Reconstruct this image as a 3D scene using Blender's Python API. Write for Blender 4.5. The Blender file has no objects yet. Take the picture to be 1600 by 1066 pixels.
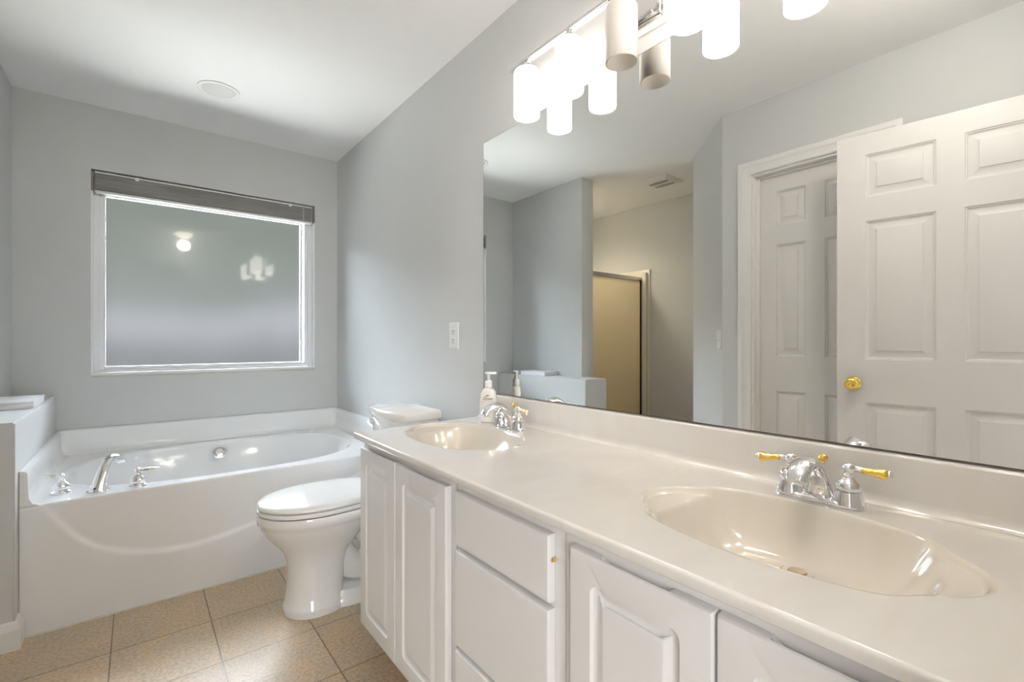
import bpy, bmesh, math, random
from math import pi, sin, cos, radians, sqrt, atan2
from mathutils import Vector, Matrix

# ---------------------------------------------------------------- camera, world, lights, exposure
sc = bpy.context.scene
COL = sc.collection
CAM_H = 1.11
YAW = 38.45
cam_d = bpy.data.cameras.new('camera')
cam_d.sensor_width = 36.0
cam_d.lens = 738.0 / 1600.0 * 36.0
cam_d.clip_start = 0.02
cam = bpy.data.objects.new('camera', cam_d)
COL.objects.link(cam)
cam.location = (0, 0, CAM_H)
cam.rotation_euler = (pi / 2, 0, -radians(YAW))
sc.camera = cam
vs = sc.view_settings
vs.view_transform = 'Standard'
vs.look = 'None'
vs.gamma = 1.0
vs.use_curve_mapping = False
vs.exposure = 0.80
cy = sc.cycles
cy.use_denoising = True
cy.max_bounces = 14
cy.diffuse_bounces = 7
cy.glossy_bounces = 6
cy.transmission_bounces = 8
cy.sample_clamp_indirect = 8.0
cy.caustics_refractive = True
cy.caustics_reflective = False
cy.blur_glossy = 0.1

world = bpy.data.worlds.new('daylight')
sc.world = world
world.use_nodes = True
wn, wl = world.node_tree.nodes, world.node_tree.links
wn.clear()
wo = wn.new('ShaderNodeOutputWorld')
wb = wn.new('ShaderNodeBackground')
wt = wn.new('ShaderNodeTexCoord')
wsx = wn.new('ShaderNodeSeparateXYZ')
wno = wn.new('ShaderNodeTexNoise')
wno.inputs['Scale'].default_value = 2.6
wno.inputs['Detail'].default_value = 3
wad = wn.new('ShaderNodeMath'); wad.operation = 'MULTIPLY_ADD'
wad.inputs[1].default_value = 0.16
wrp = wn.new('ShaderNodeValToRGB')
wl.new(wt.outputs['Generated'], wsx.inputs[0])
wl.new(wt.outputs['Generated'], wno.inputs['Vector'])
wl.new(wno.outputs['Fac'], wad.inputs[0])
wl.new(wsx.outputs['Z'], wad.inputs[2])
wmr = wn.new('ShaderNodeMapRange')
wmr.inputs['From Min'].default_value = -0.92
wmr.inputs['From Max'].default_value = 1.08
wl.new(wad.outputs[0], wmr.inputs['Value'])
wl.new(wmr.outputs['Result'], wrp.inputs[0])
wl.new(wrp.outputs['Color'], wb.inputs['Color'])
wb.inputs['Strength'].default_value = 2.0
cr = wrp.color_ramp
cr.elements[0].position = 0.0; cr.elements[0].color = (14.0, 14.0, 13.8, 1)
cr.elements[1].position = 1.0; cr.elements[1].color = (32.0, 34.6, 38.5, 1)
for p, c in ((0.20, (2.2, 2.2, 2.15, 1)), (0.34, (0.55, 0.55, 0.55, 1)), (0.42, (0.125, 0.125, 0.13, 1)), (0.485, (0.095, 0.095, 0.10, 1)), (0.515, (0.165, 0.165, 0.178, 1)), (0.54, (0.105, 0.110, 0.106, 1)),
             (0.60, (0.080, 0.087, 0.077, 1)), (0.635, (0.105, 0.112, 0.115, 1)), (0.685, (20.0, 21.6, 24.2, 1))):
    e = cr.elements.new(p); e.color = c
wl.new(wb.outputs[0], wo.inputs[0])

def area(name, loc, rot, sx, sy, power, col):
    l = bpy.data.lights.new(name, 'AREA')
    l.shape = 'RECTANGLE'; l.size = sx; l.size_y = sy
    l.energy = power; l.color = col
    o = bpy.data.objects.new(name, l)
    o.location = loc; o.rotation_euler = rot
    COL.objects.link(o)
    return o
def point(name, loc, power, col, r):
    l = bpy.data.lights.new(name, 'POINT')
    l.energy = power; l.color = col; l.shadow_soft_size = r
    o = bpy.data.objects.new(name, l); o.location = loc
    COL.objects.link(o)
    return o
# unseen fill light added behind the camera, shining in through the bathroom doorway
area('bedroom_fill_light', (-1.42, -2.75, 1.35), (pi / 2, 0, -radians(26)), 1.6, 1.7, 50, (0.97, 0.985, 1.0))

# ---------------------------------------------------------------- helpers
def link(name, me, parent=None):
    o = bpy.data.objects.new(name, me)
    COL.objects.link(o)
    if parent is not None:
        o.parent = parent
        o.matrix_parent_inverse = parent_world(parent).inverted()
    return o
def parent_world(p):
    m = p.matrix_basis.copy()
    if p.parent is not None:
        m = parent_world(p.parent) @ p.matrix_parent_inverse @ m
    return m
def thing(name, label, cat, loc, group=None):
    o = bpy.data.objects.new(name, None)
    o.empty_display_size = 0.05
    COL.objects.link(o)
    o.location = loc
    o['label'] = label; o['category'] = cat
    if group: o['group'] = group
    return o
def tag(o, label, cat, group=None):
    o['label'] = label; o['category'] = cat
    if group: o['group'] = group
    return o
def obj(name, bm, mat, parent=None, smooth=True, angle=35, recalc=True):
    if recalc:
        bmesh.ops.recalc_face_normals(bm, faces=bm.faces[:])
    me = bpy.data.meshes.new(name)
    bm.to_mesh(me); bm.free()
    mats = mat if isinstance(mat, (list, tuple)) else [mat]
    for m in mats: me.materials.append(m)
    if smooth:
        me.polygons.foreach_set('use_smooth', [True] * len(me.polygons))
        me.set_sharp_from_angle(angle=radians(angle))
    return link(name, me, parent)
def struct(name, bm, mat, parent=None, label=None, **k):
    o = obj(name, bm, mat, parent, **k)
    if parent is None: o['kind'] = 'structure'
    if label: o['label'] = label
    return o
def NB(): return bmesh.new()
def box(bm, x0, x1, y0, y1, z0, z1, bev=0.0, seg=2, M=None, mi=0):
    vs_ = [bm.verts.new(Vector(c)) for c in ((x0,y0,z0),(x1,y0,z0),(x1,y1,z0),(x0,y1,z0),(x0,y0,z1),(x1,y0,z1),(x1,y1,z1),(x0,y1,z1))]
    fs = [bm.faces.new([vs_[i] for i in f]) for f in ((3,2,1,0),(4,5,6,7),(0,1,5,4),(1,2,6,5),(2,3,7,6),(3,0,4,7))]
    for f in fs: f.material_index = mi
    allv = set(vs_)
    if bev > 0:
        es = list({e for f in fs for e in f.edges})
        r = bmesh.ops.bevel(bm, geom=es, offset=bev, segments=seg, profile=0.5, affect='EDGES')
        allv = {v for v in allv if v.is_valid} | set(r['verts'])
    if M is not None:
        for v in allv: v.co = M @ v.co
    return bm
def prism(bm, poly, z0, z1):
    a = [bm.verts.new((x, y, z0)) for x, y in poly]
    b = [bm.verts.new((x, y, z1)) for x, y in poly]
    n = len(poly)
    bm.faces.new(a[::-1]); bm.faces.new(b)
    for i in range(n):
        bm.faces.new((a[i], a[(i+1) % n], b[(i+1) % n], b[i]))
    return bm
def loft(bm, rings, closed=True, cap0=True, cap1=True, mi=0):
    R_ = [[bm.verts.new(Vector(p)) for p in r] for r in rings]
    n = len(R_[0])
    for a, b in zip(R_[:-1], R_[1:]):
        for i in range(n if closed else n - 1):
            j = (i + 1) % n
            f = bm.faces.new((a[i], a[j], b[j], b[i])); f.material_index = mi
    if cap0: bm.faces.new(R_[0][::-1]).material_index = mi
    if cap1: bm.faces.new(R_[-1]).material_index = mi
    return bm
def lathe(bm, prof, M=Matrix(), n=32, mi=0, cap=True):
    """prof: (radius, height) along local z"""
    rings = []
    for r, h in prof:
        r = max(r, 1e-5)
        rings.append([M @ Vector((r*cos(2*pi*i/n), r*sin(2*pi*i/n), h)) for i in range(n)])
    return loft(bm, rings, cap0=cap, cap1=cap, mi=mi)
def tube(bm, pts, rad, n=16, up=Vector((0, 0, 1)), mi=0, cap=True, side=None):
    """rad: per point (a, b): half-width across, half-height"""
    P = [Vector(p) for p in pts]
    rings = []
    for i, p in enumerate(P):
        t = (P[min(i+1, len(P)-1)] - P[max(i-1, 0)]).normalized()
        s = t.cross(up)
        if s.length < 1e-4: s = Vector((0, 1, 0))
        s.normalize()
        if side is not None: s = Vector(side)
        u = s.cross(t).normalized()
        a, b = rad[i] if isinstance(rad, list) else (rad, rad)
        rings.append([p + s*a*cos(2*pi*k/n) + u*b*sin(2*pi*k/n) for k in range(n)])
    return loft(bm, rings, cap0=cap, cap1=cap, mi=mi)
def catmull(pts, sub=6):
    P = [Vector(p) for p in pts]
    out = []
    for i in range(len(P) - 1):
        p0 = P[max(i-1, 0)]; p1 = P[i]; p2 = P[i+1]; p3 = P[min(i+2, len(P)-1)]
        for k in range(sub):
            t = k / sub
            out.append(0.5*((2*p1) + (p2-p0)*t + (2*p0-5*p1+4*p2-p3)*t*t + (3*p1-p0-3*p2+p3)*t**3))
    out.append(P[-1])
    return out
def lerp(a, b, t): return a + (b - a) * t
def sstep(a, b, x):
    t = min(1, max(0, (x - a) / (b - a))); return t*t*(3 - 2*t)
def rrect(u0, u1, v0, v1, r, nc=4, ns=1):
    """rounded rectangle outline, ccw, nc arc points per corner, ns extra per side"""
    r = max(min(r, (u1-u0)/2 - 1e-5, (v1-v0)/2 - 1e-5), 1e-5)
    cs = [(u1-r, v1-r, 0), (u0+r, v1-r, pi/2), (u0+r, v0+r, pi), (u1-r, v0+r, 3*pi/2)]
    pts = []
    for i, (cx, cy_, a0) in enumerate(cs):
        for k in range(nc + 1):
            a = a0 + pi/2*k/nc
            pts.append((cx + r*cos(a), cy_ + r*sin(a)))
        nx, ny, na = cs[(i+1) % 4]
        e = (nx + r*cos(na), ny + r*sin(na)); s = pts[-1]
        for k in range(1, ns):
            pts.append((lerp(s[0], e[0], k/ns), lerp(s[1], e[1], k/ns)))
    return pts

# ---------------------------------------------------------------- materials
MATS = {}
def mat(name, base=(0.8, 0.8, 0.8), rough=0.5, metal=0.0, spec=0.5, coat=0.0, bump=None, var=None, trans=0.0, ior=1.45, emis=None):
    m = bpy.data.materials.new(name); m.use_nodes = True
    N, L = m.node_tree.nodes, m.node_tree.links
    b = N['Principled BSDF']
    b.inputs['Base Color'].default_value = (*base, 1)
    b.inputs['Roughness'].default_value = rough
    b.inputs['Metallic'].default_value = metal
    b.inputs['Specular IOR Level'].default_value = spec
    b.inputs['Coat Weight'].default_value = coat
    b.inputs['Coat Roughness'].default_value = 0.04
    b.inputs['Transmission Weight'].default_value = trans
    b.inputs['IOR'].default_value = ior
    if emis:
        b.inputs['Emission Color'].default_value = (*emis[0], 1)
        b.inputs['Emission Strength'].default_value = emis[1]
    if bump or var:
        tc = N.new('ShaderNodeTexCoord')
    if bump:      # (scale, strength, distance)
        n = N.new('ShaderNodeTexNoise'); n.inputs['Scale'].default_value = bump[0]; n.inputs['Detail'].default_value = 4
        bp = N.new('ShaderNodeBump'); bp.inputs['Strength'].default_value = bump[1]; bp.inputs['Distance'].default_value = bump[2]
        L.new(tc.outputs['Object'], n.inputs['Vector']); L.new(n.outputs['Fac'], bp.inputs['Height']); L.new(bp.outputs['Normal'], b.inputs['Normal'])
    if var:       # (scale, color2, stretch vector, distortion)
        mp = N.new('ShaderNodeMapping'); mp.inputs['Scale'].default_value = var[2]
        n = N.new('ShaderNodeTexNoise'); n.inputs['Scale'].default_value = var[0]; n.inputs['Detail'].default_value = 5
        n.inputs['Distortion'].default_value = var[3]
        r = N.new('ShaderNodeValToRGB')
        r.color_ramp.elements[0].position = 0.35; r.color_ramp.elements[0].color = (*base, 1)
        r.color_ramp.elements[1].position = 0.68; r.color_ramp.elements[1].color = (*var[1], 1)
        L.new(tc.outputs['Object'], mp.inputs[0]); L.new(mp.outputs[0], n.inputs['Vector'])
        L.new(n.outputs['Fac'], r.inputs[0]); L.new(r.outputs[0], b.inputs['Base Color'])
    MATS[name] = m
    return m
M_WALL = mat('grey_wall_paint', (0.625, 0.632, 0.627), 0.55, spec=0.3, bump=(260, 0.06, 0.001), var=(3.0, (0.612, 0.619, 0.614), (1, 1, 1), 0.3))
M_CEIL = mat('white_ceiling_paint', (0.885, 0.88, 0.875), 0.8, spec=0.2, bump=(180, 0.08, 0.001))
M_TRIM = mat('white_trim_paint', (0.80, 0.79, 0.775), 0.35, bump=(90, 0.03, 0.0005))
M_DOOR = mat('white_door_paint', (0.735, 0.72, 0.70), 0.42)
M_CAB = mat('white_cabinet_thermofoil', (0.73, 0.723, 0.713), 0.38, bump=(120, 0.02, 0.0005))
M_GAP = mat('shadow_grey_cabinet_inside', (0.45, 0.42, 0.38), 0.7, bump=(60, 0.05, 0.0005))
M_COUNTER = mat('cream_cultured_marble', (0.74, 0.715, 0.682), 0.14, coat=0.35, var=(3.2, (0.71, 0.675, 0.63), (1.0, 2.2, 1), 1.6))
M_BASIN = mat('cream_cultured_marble_basin', (0.74, 0.69, 0.62), 0.12, coat=0.5, var=(2.6, (0.71, 0.655, 0.575), (1, 1.6, 1), 1.2))
M_TUB = mat('white_acrylic', (0.84, 0.845, 0.85), 0.12, coat=0.5, bump=(14, 0.02, 0.002))
M_CERAMIC = mat('white_porcelain', (0.86, 0.86, 0.86), 0.05, coat=0.6, bump=(8, 0.01, 0.001))
M_SEAT = mat('white_toilet_seat_plastic', (0.87, 0.865, 0.85), 0.09, coat=0.4, bump=(10, 0.01, 0.001))
M_TANKLID = mat('bone_porcelain_lid', (0.80, 0.77, 0.72), 0.12, coat=0.4, bump=(9, 0.01, 0.001))
M_CHROME = mat('chrome', (0.86, 0.86, 0.87), 0.045, metal=1.0, bump=(30, 0.006, 0.0005))
M_BRASS = mat('polished_brass', (0.95, 0.66, 0.17), 0.09, metal=1.0, bump=(40, 0.01, 0.0005))
M_TUBGRIP = mat('worn_brass_grip', (0.50, 0.47, 0.33), 0.16, metal=1.0, var=(90, (0.72, 0.71, 0.66), (1, 1, 1), 0.5))
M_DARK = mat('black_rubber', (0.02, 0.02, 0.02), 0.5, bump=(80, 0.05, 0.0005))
M_PLAST = mat('white_plastic', (0.80, 0.80, 0.79), 0.3, bump=(60, 0.01, 0.0005))
M_VINYL = mat('white_vinyl_frame', (0.86, 0.865, 0.875), 0.3, bump=(50, 0.02, 0.0005))
M_SPEAKER = mat('grey_grille', (0.70, 0.705, 0.70), 0.7, bump=(900, 0.4, 0.0008))
M_VENTGRID = mat('vent_grille_shadow', (0.30, 0.30, 0.28), 0.7, bump=(500, 0.5, 0.001))
M_BEDROOM = mat('bedroom_wall_paint', (0.72, 0.70, 0.67), 0.7, bump=(150, 0.05, 0.001))
M_SURROUND = mat('bone_shower_surround', (0.74, 0.70, 0.62), 0.25, bump=(20, 0.02, 0.001))
M_MIRROR = mat('mirror_silver', (0.90, 0.915, 0.905), 0.0, metal=1.0, var=(1.0, (0.895, 0.91, 0.90), (1, 1, 1), 0))
M_MEDGE = mat('mirror_dark_edge', (0.10, 0.085, 0.05), 0.4, metal=0.3, bump=(70, 0.1, 0.0005))
M_BOTTLE = mat('white_bottle_plastic', (0.84, 0.82, 0.78), 0.22, bump=(20, 0.01, 0.0005))
M_LABELGOLD = mat('gold_ink', (0.45, 0.35, 0.10), 0.4, metal=0.3, bump=(90, 0.01, 0.0002))
M_LABELDARK = mat('dark_ink', (0.08, 0.07, 0.06), 0.5, bump=(90, 0.01, 0.0002))
M_LABELRED = mat('red_ink', (0.60, 0.13, 0.08), 0.5, bump=(90, 0.01, 0.0002))
M_LABELGREY = mat('pale_green_ink', (0.42, 0.46, 0.38), 0.5, bump=(90, 0.01, 0.0002))
M_BOX = mat('white_card', (0.83, 0.84, 0.86), 0.6, bump=(120, 0.1, 0.0005))
M_ALU = mat('brushed_aluminium', (0.62, 0.61, 0.58), 0.28, metal=1.0, bump=(200, 0.05, 0.0003))
M_DRAIN = mat('tarnished_drain_metal', (0.47, 0.40, 0.29), 0.3, metal=0.5, bump=(60, 0.1, 0.0005))
M_GROUTLINE = mat('aged_caulk', (0.60, 0.56, 0.50), 0.7, bump=(70, 0.3, 0.001))

def mk_shade(name, strength, base):
    m = mat(name, base, 0.35, emis=((1.0, 0.93, 0.84), strength) if strength else None, bump=(15, 0.01, 0.0005))
    return m
M_SHADE = mk_shade('lit_opal_glass', 4.6, (0.85, 0.83, 0.80))
M_SHADEOFF = mk_shade('unlit_opal_glass', 0, (0.86, 0.83, 0.80))
def opal(m):
    N, L = m.node_tree.nodes, m.node_tree.links
    o = N['Material Output']; b = N['Principled BSDF']
    t = N.new('ShaderNodeBsdfTranslucent'); t.inputs['Color'].default_value = (0.88, 0.85, 0.81, 1)
    mx = N.new('ShaderNodeMixShader'); mx.inputs[0].default_value = 0.45
    L.new(b.outputs[0], mx.inputs[1]); L.new(t.outputs[0], mx.inputs[2]); L.new(mx.outputs[0], o.inputs[0])
opal(M_SHADEOFF)
M_BULB = mat('lit_bulb', (0.9, 0.9, 0.9), 0.3, emis=((1.0, 0.88, 0.72), 14.0), bump=(15, 0.01, 0.0005))
M_DOME = mat('lit_ceiling_dome_glass', (0.85, 0.83, 0.80), 0.35, emis=((1.0, 0.86, 0.68), 9.0), bump=(15, 0.01, 0.0005))

# ribbed/wood look of the blind slats
M_BLIND = mat('grey_woodgrain_slats', (0.19, 0.183, 0.172), 0.6, var=(6.0, (0.29, 0.28, 0.265), (0.8, 1, 28), 0.6), bump=(180, 0.1, 0.0005))

# embossed woodgrain doors
def grain(m, scale=(14, 14, 1.1), dist=0.0011, st=0.35):
    N, L = m.node_tree.nodes, m.node_tree.links
    b = N['Principled BSDF']
    tc = N.new('ShaderNodeTexCoord'); mp = N.new('ShaderNodeMapping'); mp.inputs['Scale'].default_value = scale
    n = N.new('ShaderNodeTexNoise'); n.inputs['Scale'].default_value = 9; n.inputs['Detail'].default_value = 3; n.inputs['Distortion'].default_value = 1.2
    bp = N.new('ShaderNodeBump'); bp.inputs['Strength'].default_value = st; bp.inputs['Distance'].default_value = dist
    L.new(tc.outputs['Object'], mp.inputs[0]); L.new(mp.outputs[0], n.inputs['Vector'])
    L.new(n.outputs['Fac'], bp.inputs['Height']); L.new(bp.outputs['Normal'], b.inputs['Normal'])
grain(M_DOOR)

# floor tiles
def mk_floor():
    m = bpy.data.materials.new('beige_floor_tile'); m.use_nodes = True
    N, L = m.node_tree.nodes, m.node_tree.links
    b = N['Principled BSDF']
    tc = N.new('ShaderNodeTexCoord')
    mp = N.new('ShaderNodeMapping'); mp.inputs['Location'].default_value = (-0.5365, -1.5965, 0)
    br = N.new('ShaderNodeTexBrick')
    br.offset = 0.0; br.squash = 1.0
    br.inputs['Scale'].default_value = 1.0
    br.inputs['Mortar Size'].default_value = 0.0022
    br.inputs['Mortar Smooth'].default_value = 0.25
    br.inputs['Brick Width'].default_value = 0.3048
    br.inputs['Row Height'].default_value = 0.3048
    br.inputs['Color1'].default_value = (0, 0, 0, 1); br.inputs['Color2'].default_value = (1, 1, 1, 1)
    br.inputs['Mortar'].default_value = (0.5, 0.5, 0.5, 1)
    L.new(tc.outputs['Object'], mp.inputs[0]); L.new(mp.outputs[0], br.inputs['Vector'])
    n1 = N.new('ShaderNodeTexNoise'); n1.inputs['Scale'].default_value = 5.5; n1.inputs['Detail'].default_value = 6; n1.inputs['Distortion'].default_value = 0.8
    n2 = N.new('ShaderNodeTexNoise'); n2.inputs['Scale'].default_value = 90; n2.inputs['Detail'].default_value = 5
    n3 = N.new('ShaderNodeTexNoise'); n3.inputs['Scale'].default_value = 9; n3.inputs['Detail'].default_value = 4; n3.inputs['Distortion'].default_value = 5.0
    for n in (n1, n2, n3): L.new(tc.outputs['Object'], n.inputs['Vector'])
    r1 = N.new('ShaderNodeValToRGB')
    r1.color_ramp.elements[0].position = 0.32; r1.color_ramp.elements[0].color = (0.54, 0.40, 0.255, 1)
    r1.color_ramp.elements[1].position = 0.68; r1.color_ramp.elements[1].color = (0.46, 0.385, 0.285, 1)
    L.new(n1.outputs['Fac'], r1.inputs[0])
    hv = N.new('ShaderNodeHueSaturation')
    va = N.new('ShaderNodeMapRange'); va.inputs['To Min'].default_value = 0.93; va.inputs['To Max'].default_value = 1.07
    L.new(br.outputs['Color'], va.inputs['Value']); L.new(va.outputs[0], hv.inputs['Value'])
    L.new(r1.outputs[0], hv.inputs['Color'])
    sp = N.new('ShaderNodeMixRGB'); sp.blend_type = 'MULTIPLY'; sp.inputs[0].default_value = 1.0
    r2 = N.new('ShaderNodeValToRGB')
    r2.color_ramp.elements[0].position = 0.30; r2.color_ramp.elements[0].color = (0.74, 0.73, 0.72, 1)
    r2.color_ramp.elements[1].position = 0.62; r2.color_ramp.elements[1].color = (1.12, 1.1, 1.08, 1)
    L.new(n2.outputs['Fac'], r2.inputs[0]); L.new(hv.outputs[0], sp.inputs[1]); L.new(r2.outputs[0], sp.inputs[2])
    # thin dark veins
    r3 = N.new('ShaderNodeValToRGB')
    r3.color_ramp.elements[0].position = 0.490; r3.color_ramp.elements[0].color = (1, 1, 1, 1)
    r3.color_ramp.elements[1].position = 0.510; r3.color_ramp.elements[1].color = (1, 1, 1, 1)
    e = r3.color_ramp.elements.new(0.50); e.color = (0.72, 0.69, 0.65, 1)
    L.new(n3.outputs['Fac'], r3.inputs[0])
    sp2 = N.new('ShaderNodeMixRGB'); sp2.blend_type = 'MULTIPLY'; sp2.inputs[0].default_value = 0.8
    L.new(sp.outputs[0], sp2.inputs[1]); L.new(r3.outputs[0], sp2.inputs[2])
    mx = N.new('ShaderNodeMixRGB'); mx.inputs[2].default_value = (0.17, 0.125, 0.08, 1)
    L.new(br.outputs['Fac'], mx.inputs[0]); L.new(sp2.outputs[0], mx.inputs[1]); L.new(mx.outputs[0], b.inputs['Base Color'])
    rr = N.new('ShaderNodeMapRange'); rr.inputs['To Min'].default_value = 0.24; rr.inputs['To Max'].default_value = 0.46
    L.new(n1.outputs['Fac'], rr.inputs['Value']); L.new(rr.outputs[0], b.inputs['Roughness'])
    ad = N.new('ShaderNodeMath'); ad.operation = 'MULTIPLY_ADD'; ad.inputs[1].default_value = -1.0
    hm = N.new('ShaderNodeMath'); hm.operation = 'MULTIPLY'; hm.inputs[1].default_value = 0.5
    L.new(n2.outputs['Fac'], hm.inputs[0]); L.new(br.outputs['Fac'], ad.inputs[0]); L.new(hm.outputs[0], ad.inputs[2])
    bp = N.new('ShaderNodeBump'); bp.inputs['Strength'].default_value = 0.5; bp.inputs['Distance'].default_value = 0.0015
    L.new(ad.outputs[0], bp.inputs['Height']); L.new(bp.outputs[0], b.inputs['Normal'])
    return m
M_FLOOR = mk_floor()

def mk_pane(name, rough, tint, ior=1.5, bumps=(420, 0.5, 0.0006)):
    m = bpy.data.materials.new(name); m.use_nodes = True
    N, L = m.node_tree.nodes, m.node_tree.links
    N.clear()
    out = N.new('ShaderNodeOutputMaterial')
    rf = N.new('ShaderNodeBsdfRefraction'); rf.inputs['Roughness'].default_value = rough; rf.inputs['IOR'].default_value = 1.12
    rf.inputs['Color'].default_value = (*tint, 1)
    gl = N.new('ShaderNodeBsdfGlossy'); gl.inputs['Roughness'].default_value = 0.012
    fr = N.new('ShaderNodeFresnel'); fr.inputs['IOR'].default_value = 1.40
    mx = N.new('ShaderNodeMixShader')
    tc = N.new('ShaderNodeTexCoord'); n = N.new('ShaderNodeTexNoise'); n.inputs['Scale'].default_value = bumps[0]
    bp = N.new('ShaderNodeBump'); bp.inputs['Strength'].default_value = bumps[1]; bp.inputs['Distance'].default_value = bumps[2]
    L.new(tc.outputs['Object'], n.inputs['Vector']); L.new(n.outputs['Fac'], bp.inputs['Height']); L.new(bp.outputs[0], rf.inputs['Normal'])
    L.new(fr.outputs[0], mx.inputs[0]); L.new(rf.outputs[0], mx.inputs[1]); L.new(gl.outputs[0], mx.inputs[2])
    L.new(mx.outputs[0], out.inputs[0])
    return m
M_PANE = mk_pane('frosted_privacy_glass', 0.30, (0.95, 0.97, 0.97))
def mk_shower_glass():
    m = bpy.data.materials.new('obscure_shower_glass'); m.use_nodes = True
    N, L = m.node_tree.nodes, m.node_tree.links
    N.clear()
    out = N.new('ShaderNodeOutputMaterial')
    tr = N.new('ShaderNodeBsdfTranslucent'); tr.inputs['Color'].default_value = (0.92, 0.87, 0.75, 1)
    df = N.new('ShaderNodeBsdfDiffuse'); df.inputs['Color'].default_value = (0.62, 0.56, 0.44, 1)
    gl = N.new('ShaderNodeBsdfGlossy'); gl.inputs['Roughness'].default_value = 0.25
    tc = N.new('ShaderNodeTexCoord'); n = N.new('ShaderNodeTexNoise'); n.inputs['Scale'].default_value = 120
    bp = N.new('ShaderNodeBump'); bp.inputs['Strength'].default_value = 0.3; bp.inputs['Distance'].default_value = 0.001
    a = N.new('ShaderNodeMixShader'); a.inputs[0].default_value = 0.25
    c = N.new('ShaderNodeMixShader'); c.inputs[0].default_value = 0.06
    L.new(tc.outputs['Object'], n.inputs['Vector']); L.new(n.outputs['Fac'], bp.inputs['Height']); L.new(bp.outputs[0], gl.inputs['Normal'])
    L.new(tr.outputs[0], a.inputs[1]); L.new(df.outputs[0], a.inputs[2])
    L.new(a.outputs[0], c.inputs[1]); L.new(gl.outputs[0], c.inputs[2]); L.new(c.outputs[0], out.inputs[0])
    return m
M_SHGLASS = mk_shower_glass()

# ---------------------------------------------------------------- room shell
WX = 1.163      # mirror wall
YB = 3.552      # window wall
CZ = 2.44
XL = -0.512     # tub side of the full-height partition
XF = -1.61      # far shower wall
XD = -0.40      # closet wall
struct('floor', box(NB(), XF, WX, 0.0, YB, -0.1, 0), M_FLOOR, smooth=False)
struct('ceiling', box(NB(), XF - 0.12, WX + 0.12, -0.12, YB + 0.15, CZ, CZ + 0.1), M_CEIL, smooth=False)
struct('wall_right', box(NB(), WX, WX + 0.12, 0.0, YB, -0.1, CZ), M_WALL, smooth=False)
# window opening
OX0, OX1, OZ0, OZ1 = -0.203, 1.004, 0.914, 2.081
b = NB()
box(b, XF - 0.12, OX0, YB, YB + 0.15, -0.1, CZ); box(b, OX1, WX + 0.12, YB, YB + 0.15, -0.1, CZ)
box(b, OX0, OX1, YB, YB + 0.15, -0.1, OZ0); box(b, OX0, OX1, YB, YB + 0.15, OZ1, CZ)
struct('wall_back', b, M_WALL, smooth=False)
struct('wall_left', box(NB(), XL - 0.135, XL, 2.648, YB, 0, CZ, 0.004), M_WALL)
HW = 0.815
b = prism(NB(), [(-0.345, 2.450), (-0.345, YB), (XL, YB), (XL, 2.648), (-0.586, 2.648), (-0.586, 2.450)], 0, HW)
bmesh.ops.bevel(b, geom=b.edges[:], offset=0.005, segments=2, affect='EDGES')
struct('wall_half', b, M_WALL)
struct('wall_far', box(NB(), XF - 0.12, XF, 1.753, YB, -0.1, CZ), M_WALL, smooth=False)
struct('wall_passage', box(NB(), XF, -0.858, 1.753, 1.873, 0, CZ), M_WALL, smooth=False)
struct('wall_angled', prism(NB(), [(-0.858, 1.873), (XD, 1.415), (XD - 0.12, 1.415), (-0.858, 1.753)], 0, CZ), M_WALL, smooth=False)
CY0, CY1, CDZ = 0.64, 1.250, 2.05        # closet opening
b = NB()
box(b, XD - 0.12, XD, CY1, 1.415, 0, CZ); box(b, XD - 0.12, XD, 0.0, CY0, 0, CZ); box(b, XD - 0.12, XD, CY0, CY1, CDZ, CZ)
struct('wall_closet', b, M_WALL, smooth=False)
DX0, DX1 = -0.31, 0.47                    # entrance opening in the front wall
b = NB()
box(b, XF, DX0, -0.12, 0, -0.1, CZ); box(b, DX1, WX + 0.12, -0.12, 0, -0.1, CZ); box(b, DX0, DX1, -0.12, 0, 2.06, CZ)
struct('wall_front', b, M_WALL, smooth=False)
# the bedroom behind the camera
struct('floor_bedroom', box(NB(), -2.2, 3.0, -3.3, 0.0, -0.2, -0.1), M_BEDROOM, smooth=False)
struct('ceiling_bedroom', box(NB(), -2.2, 3.0, -3.3, -0.12, 2.54, 2.6), M_CEIL, smooth=False)
b = NB()
box(b, -2.3, -2.2, -3.4, -0.12, -0.2, 2.6); box(b, 3.0, 3.1, -3.4, -0.12, -0.2, 2.6); box(b, -2.2, 3.0, -3.4, -3.3, -0.2, 2.6)
box(b, -2.2, XF, -0.12, -0.02, -0.2, 2.6); box(b, WX + 0.12, 3.0, -0.12, -0.02, -0.2, 2.6)
struct('wall_bedroom', b, M_BEDROOM, smooth=False)

# baseboards : profile swept along a polyline (offset to the room side)
def baseboard(name, pts, side, h=0.095, t=0.015):
    prof = [(0, 0), (t, 0), (t, h*0.72), (t*0.75, h*0.80), (t*0.55, h*0.86), (t*0.5, h*0.95), (t*0.2, h), (0, h)]
    P = [Vector((p[0], p[1], 0)) for p in pts]
    rings = []
    for i, p in enumerate(P):
        ns = []
        if i > 0: d = (P[i]-P[i-1]).normalized(); ns.append(Vector((-d.y, d.x, 0))*side)
        if i < len(P)-1: d = (P[i+1]-P[i]).normalized(); ns.append(Vector((-d.y, d.x, 0))*side)
        n = ns[0] if len(ns) == 1 else (ns[0]+ns[1])/(1+ns[0].dot(ns[1]))
        rings.append([p + n*a + Vector((0, 0, z)) for a, z in prof])
    return struct(name, loft(NB(), rings), M_TRIM, angle=25)
baseboard('baseboard_left', [(-0.586, 2.648), (-0.586, 2.450), (-0.345, 2.450), (-0.345, 2.512)], -1, h=0.10, t=0.017)
baseboard('baseboard_right', [(WX, 2.512), (WX, 1.64)], -1, h=0.10)
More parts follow.
